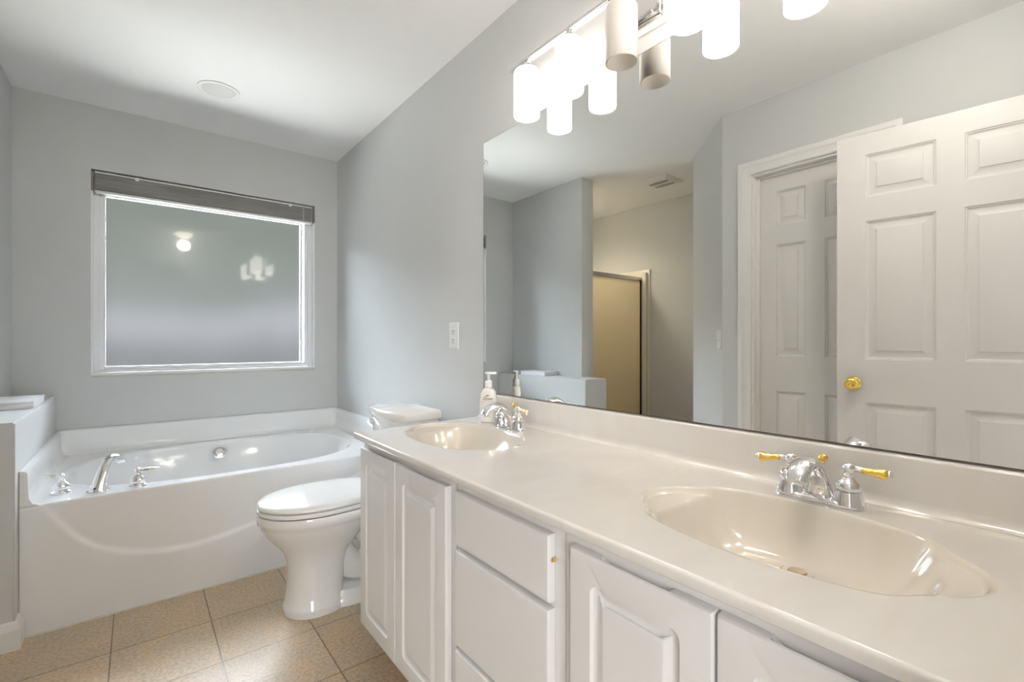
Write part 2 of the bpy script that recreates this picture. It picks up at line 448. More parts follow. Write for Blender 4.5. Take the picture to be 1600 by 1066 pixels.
baseboard('baseboard_angled', [(-0.858, 1.873), (XD, 1.415), (XD, 1.328)], 1, h=0.10)
baseboard('baseboard_far', [(XF, 2.76), (XF, 1.873), (-0.858, 1.873)], 1, h=0.10)

# ---------------------------------------------------------------- window
FY = YB + 0.055                    # face of vinyl frame
win = bpy.data.objects.new('window_1', None); COL.objects.link(win); win['kind'] = 'structure'
win.location = (0.4, YB + 0.07, OZ0)
def frame_ring(bm, x0, x1, z0, z1, w, y0, y1, bev=0.002, wb=None, wt=None):
    wb = wb or w; wt = wt or w
    box(bm, x0, x0 + w, y0, y1, z0, z1, bev); box(bm, x1 - w, x1, y0, y1, z0, z1, bev)
    box(bm, x0 + w, x1 - w, y0, y1, z0, z0 + wb, bev); box(bm, x0 + w, x1 - w, y0, y1, z1 - wt, z1, bev)
# jamb liner (returns to the wall face with a slim bright edge)
b = NB()
for (xa, xb) in ((OX0, OX0 + 0.007), (OX1 - 0.007, OX1)):
    box(b, xa, xb, YB - 0.001, YB + 0.149, OZ0 + 0.008, OZ1 - 0.12, 0.001)
    box(b, xa, xb, YB + 0.060, YB + 0.149, OZ1 - 0.12, OZ1)
struct('jamb_liner', b, M_VINYL, win)
b = NB()
box(b, OX0, OX1, YB - 0.006, YB + 0.149, OZ0, OZ0 + 0.016, 0.002)
struct('sill', b, M_VINYL, win)
b = NB()
frame_ring(b, OX0 + 0.007, OX1 - 0.007, OZ0 + 0.016, OZ1 - 0.007, 0.026, FY, YB + 0.13, 0.002, wb=0.012)
frame_ring(b, OX0 + 0.030, OX1 - 0.030, OZ0 + 0.026, OZ1 - 0.028, 0.024, FY + 0.014, YB + 0.12, 0.002, wb=0.016, wt=0.093)
struct('window_frame', b, M_VINYL, win)
b = NB()
frame_ring(b, OX0 + 0.052, OX1 - 0.070, OZ0 + 0.040, OZ1 - 0.119, 0.007, FY + 0.021, YB + 0.11, 0.001)
struct('glazing_bead', b, M_VINYL, win)
b = NB()
box(b, OX0 + 0.055, OX1 - 0.074, YB + 0.085, YB + 0.090, OZ0 + 0.042, OZ1 - 0.121)
struct('pane', b, M_PANE, win, smooth=False)
b = NB()
for s in (0.28, 0.64):
    box(b, OX0 + 0.057, OX0 + 0.061, FY + 0.002, FY + 0.012, OZ0 + 0.7 + s*0.3, OZ0 + 0.72 + s*0.3, 0.001)
struct('glazing_clip', b, M_PLAST, win)
# caulk smudge under the sill
struct('trim_1', box(NB(), OX0 + 0.004, OX1 - 0.01, YB - 0.003, YB, OZ0 - 0.010, OZ0, 0.001), M_GROUTLINE)

# blind, raised at the top of the opening
bl = thing('window_blind', 'raised grey wood-look blind bundled at the top of the frosted window', 'blind', (0.4, YB + 0.02, OZ1 - 0.01))
bx0, bx1 = OX0 + 0.016, OX1 - 0.018
obj('headrail', box(NB(), bx0, bx1, YB + 0.012, YB + 0.052, OZ1 - 0.034, OZ1 - 0.010, 0.003), M_PLAST, bl)
for i in range(9):
    z = OZ1 - 0.040 - i*0.0075
    b = NB(); box(b, bx0 + 0.002, bx1 - 0.002, YB + 0.008, YB + 0.056, z - 0.0062, z, 0.0018)
    obj('slat', b, M_BLIND, bl)
obj('valance', box(NB(), bx0, bx1, YB + 0.001, YB + 0.007, OZ1 - 0.112, OZ1 - 0.019, 0.002), M_BLIND, bl)
obj('bottom_rail', box(NB(), bx0, bx1 - 0.0, YB + 0.006, YB + 0.056, OZ1 - 0.128, OZ1 - 0.1135, 0.003), M_PLAST, bl)
obj('valance_trim', box(NB(), bx0, bx1, YB - 0.002, YB + 0.003, OZ1 - 0.019, OZ1 - 0.011, 0.001), M_PLAST, bl)
for x in (0.0, 0.84):
    b = NB(); box(b, x - 0.010, x + 0.010, YB - 0.005, YB + 0.012, OZ1 - 0.030, OZ1 - 0.010, 0.002)
    obj('valance_clip', b, M_PLAST, bl)
b = NB(); tube(b, [(0.925, YB - 0.003, OZ1 - 0.02), (0.926, YB - 0.004, OZ1 - 0.07), (0.927, YB - 0.003, OZ1 - 0.125)], 0.0015, 6)
obj('lift_cord', b, M_PLAST, bl)

# ---------------------------------------------------------------- polar patches (basins)
def polar_patch(cx, cy_, outline, rect, inner, outer, zfun, extra=0):
    """rings: inner scales 0..1 of the outline, outer 0..1 blend to rect; returns list of (theta, rings)"""
    x0, x1, y0, y1 = rect
    th = [2*pi*i/144 for i in range(144)]
    for (px, py) in ((x0, y0), (x1, y0), (x1, y1), (x0, y1)):
        a = atan2(py - cy_, px - cx) % (2*pi)
        k = min(range(len(th)), key=lambda i: abs(th[i] - a)); th[k] = a
    th.sort()
    def edge(a):
        c, s = cos(a), sin(a)
        t = 1e9
        if abs(c) > 1e-9: t = min(t, ((x1 if c > 0 else x0) - cx)/c)
        if abs(s) > 1e-9: t = min(t, ((y1 if s > 0 else y0) - cy_)/s)
        return t
    R_in, R_out = [], []
    for s in inner:
        R_in.append([(cx + cos(a)*outline(a)*s, cy_ + sin(a)*outline(a)*s, zfun(s, a)) for a in th])
    for t in outer:
        R_out.append([(cx + cos(a)*lerp(outline(a), edge(a), t), cy_ + sin(a)*lerp(outline(a), edge(a), t), zfun(1 + t, a)) for a in th])
    return R_in, R_out
def superell(a, sx, sy, n):
    return 1.0 / ((abs(cos(a))/sx)**n + (abs(sin(a))/sy)**n)**(1.0/n)

# ---------------------------------------------------------------- bathtub
TX0, TX1, TY0, TY1, TZ = -0.3435, WX - 0.0015, 2.515, YB - 0.0015, 0.488
tub = thing('bathtub', 'white alcove bathtub with a curved moulded apron under the frosted window', 'bathtub', (0.4, 3.0, 0))
BD = 0.36
def tub_z(s, a):
    if s >= 1: return TZ
    # rolled lip, sloping walls, flat bottom
    if s > 0.965:
        t = (1 - s)/0.035
        return TZ - 0.030*(1 - sqrt(max(0, 1 - t*t))) - 0.002*t
    t = (0.965 - s)/0.30
    if t < 1: return TZ - 0.032 - (BD - 0.06)*t**0.85*(1 - 0.12*t)
    return TZ - 0.032 - (BD - 0.06)*0.88 - 0.02*sstep(0, 1, (0.665 - s)/0.665)
Rin, Rout = polar_patch(0.388, 3.022, lambda a: superell(a, 0.655, 0.436, 2.6), (TX0, TX1, TY0 + 0.012, TY1),
                        [0.001, 0.2, 0.45, 0.6, 0.66, 0.69, 0.73, 0.78, 0.84, 0.90, 0.94, 0.965, 0.972, 0.98, 0.988, 0.995, 1.0], [0.0, 0.02, 0.35, 0.7, 1.0], tub_z)
obj('basin', loft(NB(), Rin, cap1=False), M_TUB, tub, angle=60, recalc=True)
# apron: grid with a moulded swoosh
def apron():
    bm = NB()
    nx, nz = 150, 70
    prof = []
    for j in range(nz + 1):
        prof.append(j/nz*(TZ - 0.012))
    arcp = [(-0.36, 0.60), (-0.30, 0.505), (-0.261, 0.455), (-0.203, 0.356), (-0.128, 0.285), (-0.029, 0.237), (0.077, 0.211), (0.191, 0.207), (0.32, 0.222), (0.443, 0.246), (0.56, 0.275), (0.75, 0.325), (0.95, 0.39), (1.2, 0.48)]
    def arcz(x):
        for (xa, za), (xb, zb) in zip(arcp[:-1], arcp[1:]):
            if x <= xb: 
                t = (x - xa)/(xb - xa); return lerp(za, zb, t)
        return 0.5
    def sm(x): return (arcz(x-0.03) + 2*arcz(x) + arcz(x+0.03))/4
    grid = []
    for j in range(nz + 1):
        row = []
        for i in range(nx + 1):
            x = lerp(TX0, TX1, i/nx); z = prof[j]
            d = z - sm(x)
            y = TY0 + 0.010*sstep(-0.012, 0.012, d)*0.8
            row.append(bm.verts.new((x, y, z)))
        grid.append(row)
    # rounded top corner up to the deck
    y_top = TY0 + 0.008
    for k in range(1, 7):
        a = pi/2*k/6
        grid.append([bm.verts.new((lerp(TX0, TX1, i/nx), lerp(grid[nz][i].co.y, TY0 + 0.012, sin(a)*0 + (1-cos(a))), TZ - 0.012 + 0.012*sin(a))) for i in range(nx + 1)])
    for j in range(len(grid) - 1):
        for i in range(nx):
            bm.faces.new((grid[j][i], grid[j][i+1], grid[j+1][i+1], grid[j+1][i]))
    return bm
obj('apron', apron(), M_TUB, tub, angle=60)
b = loft(NB(), Rout, cap0=False, cap1=False)
obj('deck', b, M_TUB, tub, angle=60)
# raised lip along three walls
def lip():
    bm = NB(); H, T = 0.134, 0.022
    prof = [(0.0, H), (T*0.45, H), (T*0.8, H - 0.004), (T, H - 0.012), (T + 0.001, H*0.5), (T + 0.003, 0.03), (T + 0.012, 0.008), (T + 0.03, 0.0005)]
    P = [Vector((TX0, TY0 + 0.004, 0)), Vector((TX0, TY1, 0)), Vector((TX1, TY1, 0)), Vector((TX1, TY0 + 0.004, 0))]
    nrm = [Vector((1, 0, 0)), Vector((1, -1, 0)), Vector((-1, -1, 0)), Vector((-1, 0, 0))]
    # sub-divide and round the inner corners
    rings = []
    for k in range(4):
        if k in (0, 3):
            rings.append([P[k] + nrm[k]*a + Vector((0, 0, TZ + z)) for a, z in prof])
        else:
            Rr = 0.035
            cx, cy_ = P[k].x + nrm[k].x*Rr*1.6, P[k].y + nrm[k].y*Rr*1.6
            for m in range(7):
                ang0 = (pi, pi/2) if k == 1 else (pi/2, 0)
                a = lerp(ang0[0], ang0[1], m/6)
                dv = Vector((cos(a), sin(a), 0))
                ring = []
                for a_, z in prof:
                    rr = max(Rr*1.6 - a_, 0.0)
                    ring.append(Vector((cx, cy_, 0)) + dv*rr + Vector((0, 0, TZ + z)))
                rings.append(ring)
    loft(bm, rings, closed=False, cap0=False, cap1=False)
    # end caps at the front
    for r, s in ((rings[0], 1), (rings[-1], -1)):
        v = [bm.verts.new(p) for p in r] + [bm.verts.new((P[0].x if s == 1 else P[3].x, P[0].y, TZ))]
        bm.faces.new(v)
    bm.faces.new([bm.verts.new(p) for p in ((TX0,TY1-0.001,TZ+H),(TX1,TY1-0.001,TZ+H),(TX1,TY1,TZ+H),(TX0,TY1,TZ+H))])
    # fill the small corner voids behind the rounding
    for sx, x in ((1, TX0), (-1, TX1)):
        bm.faces.new([bm.verts.new(p) for p in ((x, TY1, TZ+H-0.0005), (x+sx*0.056, TY1, TZ+H-0.0005), (x+sx*0.02, TY1-0.02, TZ+H-0.0005), (x, TY1-0.056, TZ+H-0.0005))])
    return bm
obj('tile_flange', lip(), M_TUB, tub, angle=50)
# overflow plate on the back wall of the basin
Mo = Matrix.Translation((0.395, 3.366, 0.425)) @ Matrix.Rotation(radians(90 - 28), 4, 'X')
b = NB(); lathe(b, [(0.0, 0.012), (0.020, 0.011), (0.031, 0.008), (0.036, 0.003), (0.036, -0.005)], Mo, 32)
ov = obj('overflow_plate', b, M_CHROME, tub)
for s in (-1, 1):
    b = NB(); lathe(b, [(0.0, 0.0145), (0.003, 0.014), (0.0045, 0.011), (0.0045, 0.008)], Mo @ Matrix.Translation((s*0.019, 0.003, 0)), 10)
    obj('screw', b, M_ALU, ov)
b = NB(); lathe(b, [(0.0, 0.006), (0.028, 0.005), (0.034, 0.001), (0.034, -0.003)], Matrix.Translation((0.15, 3.02, TZ - BD + 0.0)), 24)
obj('drain', b, M_CHROME, tub)

# aged caulk between the apron and the floor
b = NB()
random.seed(5)
rings = []
for i in range(60):
    x = lerp(TX0 + 0.022, TX1 - 0.02, i/59); w = 0.004 + 0.003*random.random()
    rings.append([(x, TY0 + 0.001, 0.0), (x, TY0 - w, 0.0), (x, TY0 - w*0.6, w*0.7), (x, TY0 + 0.001, w*1.1)])
loft(b, rings)
struct('trim_2', b, M_GROUTLINE)

# ---------------------------------------------------------------- faucets
def Tz(x, y, z, rz=0, s=1.0):
    return Matrix.Translation((x, y, z)) @ Matrix.Rotation(rz, 4, 'Z') @ Matrix.Scale(s, 4)
def lever_meshes(M, ang, drop, L0, L1, r0, r1):
    """stem and grip pointing along local angle ang"""
    d = Vector((cos(ang), sin(ang), drop)).normalized()
    return d
def sink_faucet(cx, cyy, z, label, angs):
    z += 0.0004
    t = thing('sink_faucet', label, 'faucet', (cx, cyy, z), 'brass-handled faucets on the vanity top')
    # body plate: stadium that swells at the two handle bases
    b = NB()
    rings = []
    for hh, g in ((0.0, 0.0), (0.005, 0.0), (0.0085, -0.002), (0.010, -0.006)):
        ring = []
        for k in range(64):
            a = 2*pi*k/64
            yy = (0.080 + g)*cos(a); 
            w = 0.0265 + g if abs(yy) > 0.03 else 0.024 + g
            ring.append((cx + w*(abs(sin(a))**0.7)*(1 if sin(a) >= 0 else -1), cyy + yy, z + hh))
        rings.append(ring)
    loft(b, rings)
    obj('base_plate', b, M_CHROME, t, angle=40)
    for i, s in enumerate((1, -1)):
        M = Matrix.Translation((cx + 0.002, cyy + s*0.0515, z))
        b = NB()
        lathe(b, [(0.0275, 0.004), (0.0270, 0.008), (0.0225, 0.026), (0.0215, 0.030), (0.0205, 0.0305)], M, 36)
        obj('handle_base', b, M_CHROME, t, angle=40)
        b = NB()
        lathe(b, [(0.0195, 0.0315), (0.0222, 0.034), (0.0228, 0.040), (0.0215, 0.048), (0.0165, 0.055), (0.0110, 0.060), (0.0095, 0.066), (0.0105, 0.070),
                  (0.0075, 0.073), (0.0085, 0.077), (0.0115, 0.082), (0.0118, 0.087), (0.0090, 0.093), (0.0040, 0.0965), (0.0, 0.097)], M, 36)
        for v in b.verts: v.co.z = z + 0.0315 + (v.co.z - z - 0.0315)*0.80
        h = obj('handle', b, M_CHROME, t, angle=50)
        d = Vector((cos(angs[i]), sin(angs[i]), -0.10)).normalized()
        c = Vector((cx + 0.002, cyy + s*0.0515, z + 0.0745))
        b = NB(); tube(b, [c + d*0.006, c + d*0.013, c + d*0.020], [(0.0065, 0.0065), (0.0055, 0.0055), (0.0062, 0.0062)], 16)
        obj('lever_stem', b, M_CHROME, h)
        b = NB(); tube(b, [c + d*q for q in (0.020, 0.021, 0.027, 0.040, 0.052, 0.058, 0.060)], [(r, r) for r in (0.0055, 0.0064, 0.0060, 0.0075, 0.0098, 0.0102, 0.0085)], 20)
        obj('brass_grip', b, M_BRASS, h, angle=50)
        b = NB(); tube(b, [c + d*q for q in (0.0595, 0.062, 0.0655, 0.068)], [(r, r) for r in (0.0088, 0.0095, 0.0075, 0.002)], 20)
        obj('grip_cap', b, M_CHROME, h, angle=50)
    # spout
    path = catmull([(cx + 0.008, cyy, z + 0.002), (cx + 0.0078, cyy, z + 0.008), (cx + 0.002, cyy, z + 0.034), (cx - 0.014, cyy, z + 0.060), (cx - 0.042, cyy, z + 0.080), (cx - 0.074, cyy, z + 0.083), (cx - 0.100, cyy, z + 0.071), (cx - 0.112, cyy, z + 0.056)], 5)
    n = len(path); rad = []
    for i in range(n):
        q = i/(n - 1)
        wd = lerp(0.030, 0.0175, sstep(0, 0.45, q)) + 0.0035*sstep(0.55, 0.85, q)
        hg = lerp(0.020, 0.0125, sstep(0, 0.5, q))
        if q > 0.9: wd *= 1 - 0.10*(q - 0.9)/0.1
        rad.append((wd, hg))
    b = NB(); tube(b, path, rad, 28, side=(0, 1, 0))
    for v in b.verts: v.co.z = max(v.co.z, z + 0.0002)
    sp = obj('spout', b, M_CHROME, t, angle=50)
    b = NB(); lathe(b, [(0.0, -0.004), (0.010, -0.004), (0.0105, 0.006), (0.008, 0.012)], Matrix.Translation((cx - 0.100, cyy, z + 0.053)), 20)
    obj('aerator', b, M_CHROME, sp)
    b = NB(); tube(b, [(cx + 0.026, cyy, z + 0.005), (cx + 0.026, cyy, z + 0.045), (cx + 0.026, cyy, z + 0.080)], 0.0024, 10)
    lr = obj('lift_rod', b, M_CHROME, t)
    b = NB(); lathe(b, [(0.0030, 0.076), (0.0045, 0.078), (0.0042, 0.081), (0.0085, 0.085), (0.0098, 0.089), (0.0078, 0.094), (0.0035, 0.0965), (0.0, 0.097)], Matrix.Translation((cx + 0.026, cyy, z - 0.008)), 20)
    obj('lift_knob', b, M_BRASS, lr)
    return t

# ---------------------------------------------------------------- raised panel doors
def panel_front(bm, mp, u0, u1, v0, v1, T, rings, notch=None, rc=0.0):
    """closed slab from w=0 (back) to w=T (front) with lofted front rings [(inset, w, corner radius)]"""
    ns = 24
    def ring(ins, w, r, back=False):
        pts = rrect(u0 + ins, u1 - ins, v0 + ins, v1 - ins, r, 4, ns)
        out = []
        for (u, v) in pts:
            if notch and v > v1 - ins - 0.004 and w < T*0.75:
                q = (u - u0)/(u1 - u0)
                k = sstep(notch[0], notch[0] + 0.07, q)*(1 - sstep(notch[1] - 0.07, notch[1], q))
                v = v - 0.010*k
            out.append(mp(u, v, w))
        return out
    R_ = [ring(0.0, 0.0, 0.001), ring(0.0, T*0.55, 0.001), ring(0.001, T*0.82, 0.002), ring(0.003, T*0.97, 0.003), ring(0.006, T, 0.004)]
    for ins, w, r in rings: R_.append(ring(ins, T + w, r))
    loft(bm, R_)
    return bm
def vmap(x):       # vanity fronts: u = -y, v = z, w towards -x
    return lambda u, v, w: Vector((x - w, -u, v))
XFACE = 0.630
VPANEL = [(0.050, 0.0, 0.010), (0.0525, -0.0045, 0.010), (0.057, -0.0060, 0.010), (0.063, -0.0060, 0.008), (0.0665, -0.0055, 0.004), (0.076, -0.0005, 0.002), (0.079, 0.0, 0.002), (0.082, 0.0, 0.002)]
VPANEL = [(a, w*1.25, max(0.0012, 0.016 - (a - 0.05)*0.95)) for a, w, r in VPANEL]

van = thing('vanity_cabinet', 'long white double-sink bathroom vanity cabinet with raised-panel doors', 'cabinet', (0.9, 0.83, 0))
ZT = 0.770
VY0, VY1 = 0.008, 1.632
b = NB()
VW = WX - 0.0015; ZB_ = ZT - 0.0008
box(b, XFACE, XFACE + 0.019, VY0, VY1, 0.10, ZB_, 0.001)
box(b, XFACE + 0.019, VW, VY1 - 0.016, VY1, 0.10, ZB_, 0.001); box(b, XFACE + 0.019, VW, VY0, VY0 + 0.016, 0.10, ZB_, 0.001)
box(b, VW - 0.008, VW, VY0 + 0.016, VY1 - 0.016, 0.10, ZB_); box(b, XFACE + 0.019, VW - 0.008, VY0 + 0.016, VY1 - 0.016, 0.10, 0.118)
cb = obj('body', b, M_CAB, van)
obj('toe_kick', box(NB(), XFACE + 0.07, WX - 0.0015, VY0 + 0.01, VY1 - 0.01, 0, 0.10), M_CAB, van, smooth=False)
DZ0, DZ1 = 0.127, 0.741
# face-frame seams between the three cabinet boxes
for y in (1.014, 0.630):
    obj('seam', box(NB(), XFACE - 0.0008, XFACE + 0.001, y - 0.001, y + 0.001, 0.10, ZT - 0.001), M_GAP, van, smooth=False)
for (ya, yb_, z1, nt) in ((1.343, 1.624, DZ1, (0.30, 0.80)), (1.040, 1.3395, DZ1, (0.30, 0.80)), (0.332, 0.604, DZ1, (0.24, 0.76)), (0.056, 0.3285, DZ1, (0.24, 0.76))):
    b = NB()
    panel_front(b, vmap(XFACE - 0.0015), -yb_, -ya, DZ0, z1, 0.0175, VPANEL, notch=nt)
    obj('door', b, M_CAB, van, angle=28)
for (z0, z1) in ((0.610, 0.741), (0.364, 0.597), (0.127, 0.352)):
    b = NB()
    panel_front(b, vmap(XFACE - 0.0015), -0.997, -0.659, z0, z1, 0.0175, [(0.010, 0.0003, 0.003), (0.02, 0.0003, 0.003)])
    obj('drawer_front', b, M_CAB, van, angle=28)
b = NB(); box(b, XFACE - 0.012, XFACE - 0.001, 0.6555, 0.6575, 0.688, 0.696, 0.0008)
obj('hinge', b, M_BRASS, van)

# ---------------------------------------------------------------- countertop with two integral basins
KZ = 0.790
ct = thing('vanity_countertop', 'cream cultured marble vanity top with two moulded sinks and a backsplash', 'countertop', (0.88, 0.83, ZT))
KX0, KX1 = 0.594, WX - 0.0012
KYA, KYM, KYB = 0.004, 0.842, 1.650
def skew(p):      # left end is slightly out of square with the wall
    x, y, z = p
    k = sstep(1.30, KYB, y)
    return (x, y + k*lerp(-0.008, 0.018, (x - KX0)/(KX1 - KX0)), z)
def sink_patch(cx, cyy, rect):
    def outline(a):
        r = superell(a, 0.168, 0.246, 2.3)
        # shell-shaped shoulders at both ends
        d = a - (pi/2 if sin(a) > 0 else 3*pi/2)
        d = (d + pi) % (2*pi) - pi
        dd = abs(d)
        # a tongue at each end, framed by two notches
        r += 0.020*math.exp(-(dd/0.26)**2) - 0.007*math.exp(-((dd - 0.42)/0.12)**2) + 0.005*math.exp(-((dd - 0.66)/0.18)**2)
        return r
    D = 0.112
    def zf(s, a):
        if s >= 1: return KZ
        d = a - (pi/2 if sin(a) > 0 else 3*pi/2)
        d = abs((d + pi) % (2*pi) - pi)
        e = math.exp(-(d/0.42)**4)               # ends: a shallow shelf before the bowl
        f = sstep(0.3, 0.95, -cos(a))             # front side: soft slope
        lip = lerp(0.05, 0.12, f)
        start = lerp(0.0, 0.15, e)*(1 + 0.15*cos(d*9))
        if s > 1 - lip:
            t = (1 - s)/lip
            return KZ - 0.012*t**2.4
        t = (1 - lip - s)/(1 - lip)
        shelf = 0.012 + 0.010*sstep(0, start + 1e-3, t)*e
        q = max(0.0, (t - start)/(1 - start))
        w = 1 - (1 - min(1, q/lerp(0.50, 0.72, f)))**2.3
        return KZ - shelf - (D - 0.022)*w - 0.003*sstep(0.6, 1, q)
    inner = [0.10] + [0.10 + 0.9*(i/42)**0.8 for i in range(1, 43)]
    Ri, Ro = polar_patch(cx, cyy, outline, rect, inner, [0, 0.03, 0.10, 0.25, 0.5, 0.75, 1.0], zf)
    return [[skew(p) for p in r] for r in Ri], [[skew(p) for p in r] for r in Ro]
E_ = 0.006
S1 = sink_patch(0.868, 1.368, (KX0 + E_, KX1, KYM, KYB - E_))
S2 = sink_patch(0.868, 0.352, (KX0 + E_, KX1, KYA, KYM))
b = NB()
loft(b, S1[1], cap0=False, cap1=False); loft(b, S2[1], cap0=False, cap1=False)
# edge skirt: front then left end
def edge_profile(p, n):
    out = []
    for k in range(7):
        a = pi/2*k/6
        out.append((p[0] + n[0]*E_*sin(a), p[1] + n[1]*E_*sin(a), KZ - E_*(1 - cos(a))))
    out.append((p[0] + n[0]*E_, p[1] + n[1]*E_, KZ - 0.018))
    out.append((p[0] + n[0]*(E_ - 0.002), p[1] + n[1]*(E_ - 0.002), KZ - 0.020))
    out.append((p[0] - n[0]*0.03, p[1] - n[1]*0.03, KZ - 0.020))
    return out
rings = [edge_profile((KX0 + E_, lerp(KYA, KYB - E_, i/60)), (-1, 0)) for i in range(61)]
for k in range(1, 6):
    a = pi/2*k/6; rings.append(edge_profile((KX0 + E_, KYB - E_), (-cos(a), sin(a))))
rings += [edge_profile((lerp(KX0 + E_, KX1, i/20), KYB - E_), (0, 1)) for i in range(21)]
loft(b, [[skew(p) for p in r] for r in rings], closed=False, cap0=False, cap1=False)
bmesh.ops.remove_doubles(b, verts=b.verts[:], dist=0.0002)
obj('counter_slab', b, M_COUNTER, ct, angle=60)
for S, c in ((S1, (0.868, 1.368)), (S2, (0.868, 0.352))):
    b = NB(); loft(b, S[0], cap0=False, cap1=False)
    bs = obj('sink_basin', b, M_BASIN, ct, angle=80)
    zb = S[0][0][0][2]
    b = NB(); lathe(b, [(0.030, -0.002), (0.030, 0.0015), (0.027, 0.003), (0.020, 0.001), (0.019, -0.006)], Matrix.Translation((c[0] + 0.077, c[1], zb)), 28, cap=False)
    lathe(b, [(0.0, 0.006), (0.014, 0.005), (0.0165, 0.002), (0.0165, -0.004)], Matrix.Translation((c[0] + 0.077, c[1], zb)), 24)
    obj('drain', b, M_DRAIN, bs)
# backsplash with a coved foot
b = NB()
BST = 0.020
prof = [(0.0, 0.1005), (BST - 0.006, 0.1005), (BST - 0.002, 0.099), (BST, 0.095), (BST, 0.020), (BST + 0.003, 0.010), (BST + 0.007, 0.003), (BST + 0.013, 0.0004)]
rings = [[(WX - 0.001 - a, y, KZ + z) for a, z in prof] for y in (KYA, 0.4, 0.8, 1.2, 1.6, KYB + 0.004, KYB + 0.010)]
rings.append([(WX - a*0.9, KYB + 0.0135, KZ + z*0.985) for a, z in prof])
rings.append([(WX - a*0.5, KYB + 0.014, KZ + z*0.9) for a, z in prof])
loft(b, rings, closed=False, cap0=False, cap1=False)
obj('backsplash', b, M_COUNTER, ct, angle=60)

sink_faucet(1.076, 1.372, KZ, 'chrome and brass two-handle faucet at the far sink next to the soap bottle', (radians(55), radians(-100)))
sink_faucet(1.076, 0.362, KZ, 'chrome and brass two-handle faucet at the near sink in the foreground', (radians(106), radians(-72)))

# ---------------------------------------------------------------- wall mirror
mir = thing('wall_mirror', 'large frameless rectangular wall mirror above the vanity backsplash', 'mirror', (WX, 0.85, 0.893))
MZ0, MZ1, MY0, MY1 = 0.8935, 1.9535, 0.02, 1.654
obj('mirror_glass', box(NB(), WX - 0.006, WX - 0.0012, MY0 + 0.0015, MY1 - 0.0015, MZ0 + 0.002, MZ1 - 0.0015), M_MIRROR, mir, smooth=False)
b = NB()
box(b, WX - 0.0055, WX, MY0, MY1, MZ0, MZ0 + 0.002); box(b, WX - 0.0055, WX, MY0, MY1, MZ1 - 0.0015, MZ1)
box(b, WX - 0.0055, WX, MY0, MY0 + 0.0015, MZ0, MZ1); box(b, WX - 0.0055, WX, MY1 - 0.0015, MY1, MZ0, MZ1)
obj('mirror_edge', b, M_MEDGE, mir, smooth=False)

# ---------------------------------------------------------------- vanity light
LX = 1.077
vl = thing('vanity_light', 'five-shade chrome bar vanity light mounted above the mirror', 'light fixture', (WX, 0.857, 2.09))
BZ = 2.098
obj('bar', box(NB(), LX - 0.014, LX + 0.010, 0.352, 1.362, BZ - 0.006, BZ + 0.006, 0.0015), M_CHROME, vl)
b = NB()
CZc = 2.092
box(b, WX - 0.008, WX, 0.752, 0.962, CZc - 0.088, CZc + 0.088, 0.002)
cp = obj('back_plate', b, M_TRIM, vl)
b = NB()
pmap = lambda u, v, w: Vector((WX - 0.008 - w, -u, v))
panel_front(b, pmap, -0.952, -0.768, CZc - 0.072, CZc + 0.078, 0.008, [(0.008, 0.006, 0.003), (0.011, 0.007, 0.003), (0.014, 0.004, 0.003), (0.017, 0.0045, 0.003), (0.020, 0.001, 0.002), (0.03, 0.001, 0.002)])
obj('canopy', b, M_CHROME, vl, angle=28)
b = NB()
box(b, WX - 0.022, WX - 0.016, 0.803, 0.823, CZc - 0.045, CZc - 0.037, 0.002)
obj('keyhole_clip', b, M_ALU, vl)
for y in (0.80, 0.915):
    b = NB(); tube(b, [(WX - 0.014, y, BZ), (LX, y, BZ)], 0.006, 12); obj('arm', b, M_CHROME, vl)
for i, y in enumerate((1.272, 1.064, 0.857, 0.650, 0.443)):
    lit = i != 2
    b = NB(); lathe(b, [(0.012, -0.006), (0.012, -0.012), (0.018, -0.016), (0.020, -0.034), (0.014, -0.038), (0.0, -0.038)], Matrix.Translation((LX, y, BZ)), 20)
    so = obj('socket', b, M_CHROME, vl)
    # open-bottomed opal cylinder with wall thickness
    zt, zb, R_ = BZ - 0.034, 1.900, 0.0455
    b = NB()
    prof = [(0.012, zt), (R_ - 0.012, zt), (R_ - 0.004, zt - 0.003), (R_, zt - 0.011), (R_, zb + 0.002), (R_ - 0.0015, zb), (R_ - 0.0035, zb + 0.001), (R_ - 0.004, zb + 0.005), (R_ - 0.004, zt - 0.010), (0.012, zt - 0.005)]
    lathe(b, prof, Matrix.Translation((LX, y, 0)), 40, cap=False)
    sh = obj('shade', b, M_SHADE if lit else M_SHADEOFF, vl, angle=50)
    sh['label'] = 'lit opal glass cylinder shade' if lit else 'unlit opal glass cylinder shade'
    if lit:
        b = NB(); lathe(b, [(0.012, zt - 0.01), (0.013, zt - 0.03), (0.024, zt - 0.055), (0.029, zt - 0.080), (0.024, zt - 0.100), (0.012, zt - 0.110), (0.0, zt - 0.112)], Matrix.Translation((LX, y, 0)), 20)
        obj('bulb', b, M_BULB, vl)
        point('vanity_bulb_light', (LX, y, zb + 0.026), 0.6, (1.0, 0.91, 0.82), 0.02)

# flush dome light at the entrance (seen as a reflection in the window glass)
dl = thing('ceiling_light', 'small round glowing ceiling light, reflected in the frosted window', 'light fixture', (0.45, 0.25, CZ))
b = NB(); lathe(b, [(0.11, 0), (0.11, -0.012), (0.10, -0.018), (0.0, -0.018)], Matrix.Translation((0.45, 0.25, CZ)), 32); obj('base', b, M_CHROME, dl)
b = NB(); lathe(b, [(0.095, -0.016), (0.092, -0.035), (0.075, -0.055), (0.045, -0.068), (0.0, -0.073)], Matrix.Translation((0.45, 0.25, CZ)), 32); obj('glass_dome', b, M_DOME, dl)
point('ceiling_lamp_light', (0.45, 0.25, CZ - 0.16), 6.0, (1.0, 0.94, 0.87), 0.07)

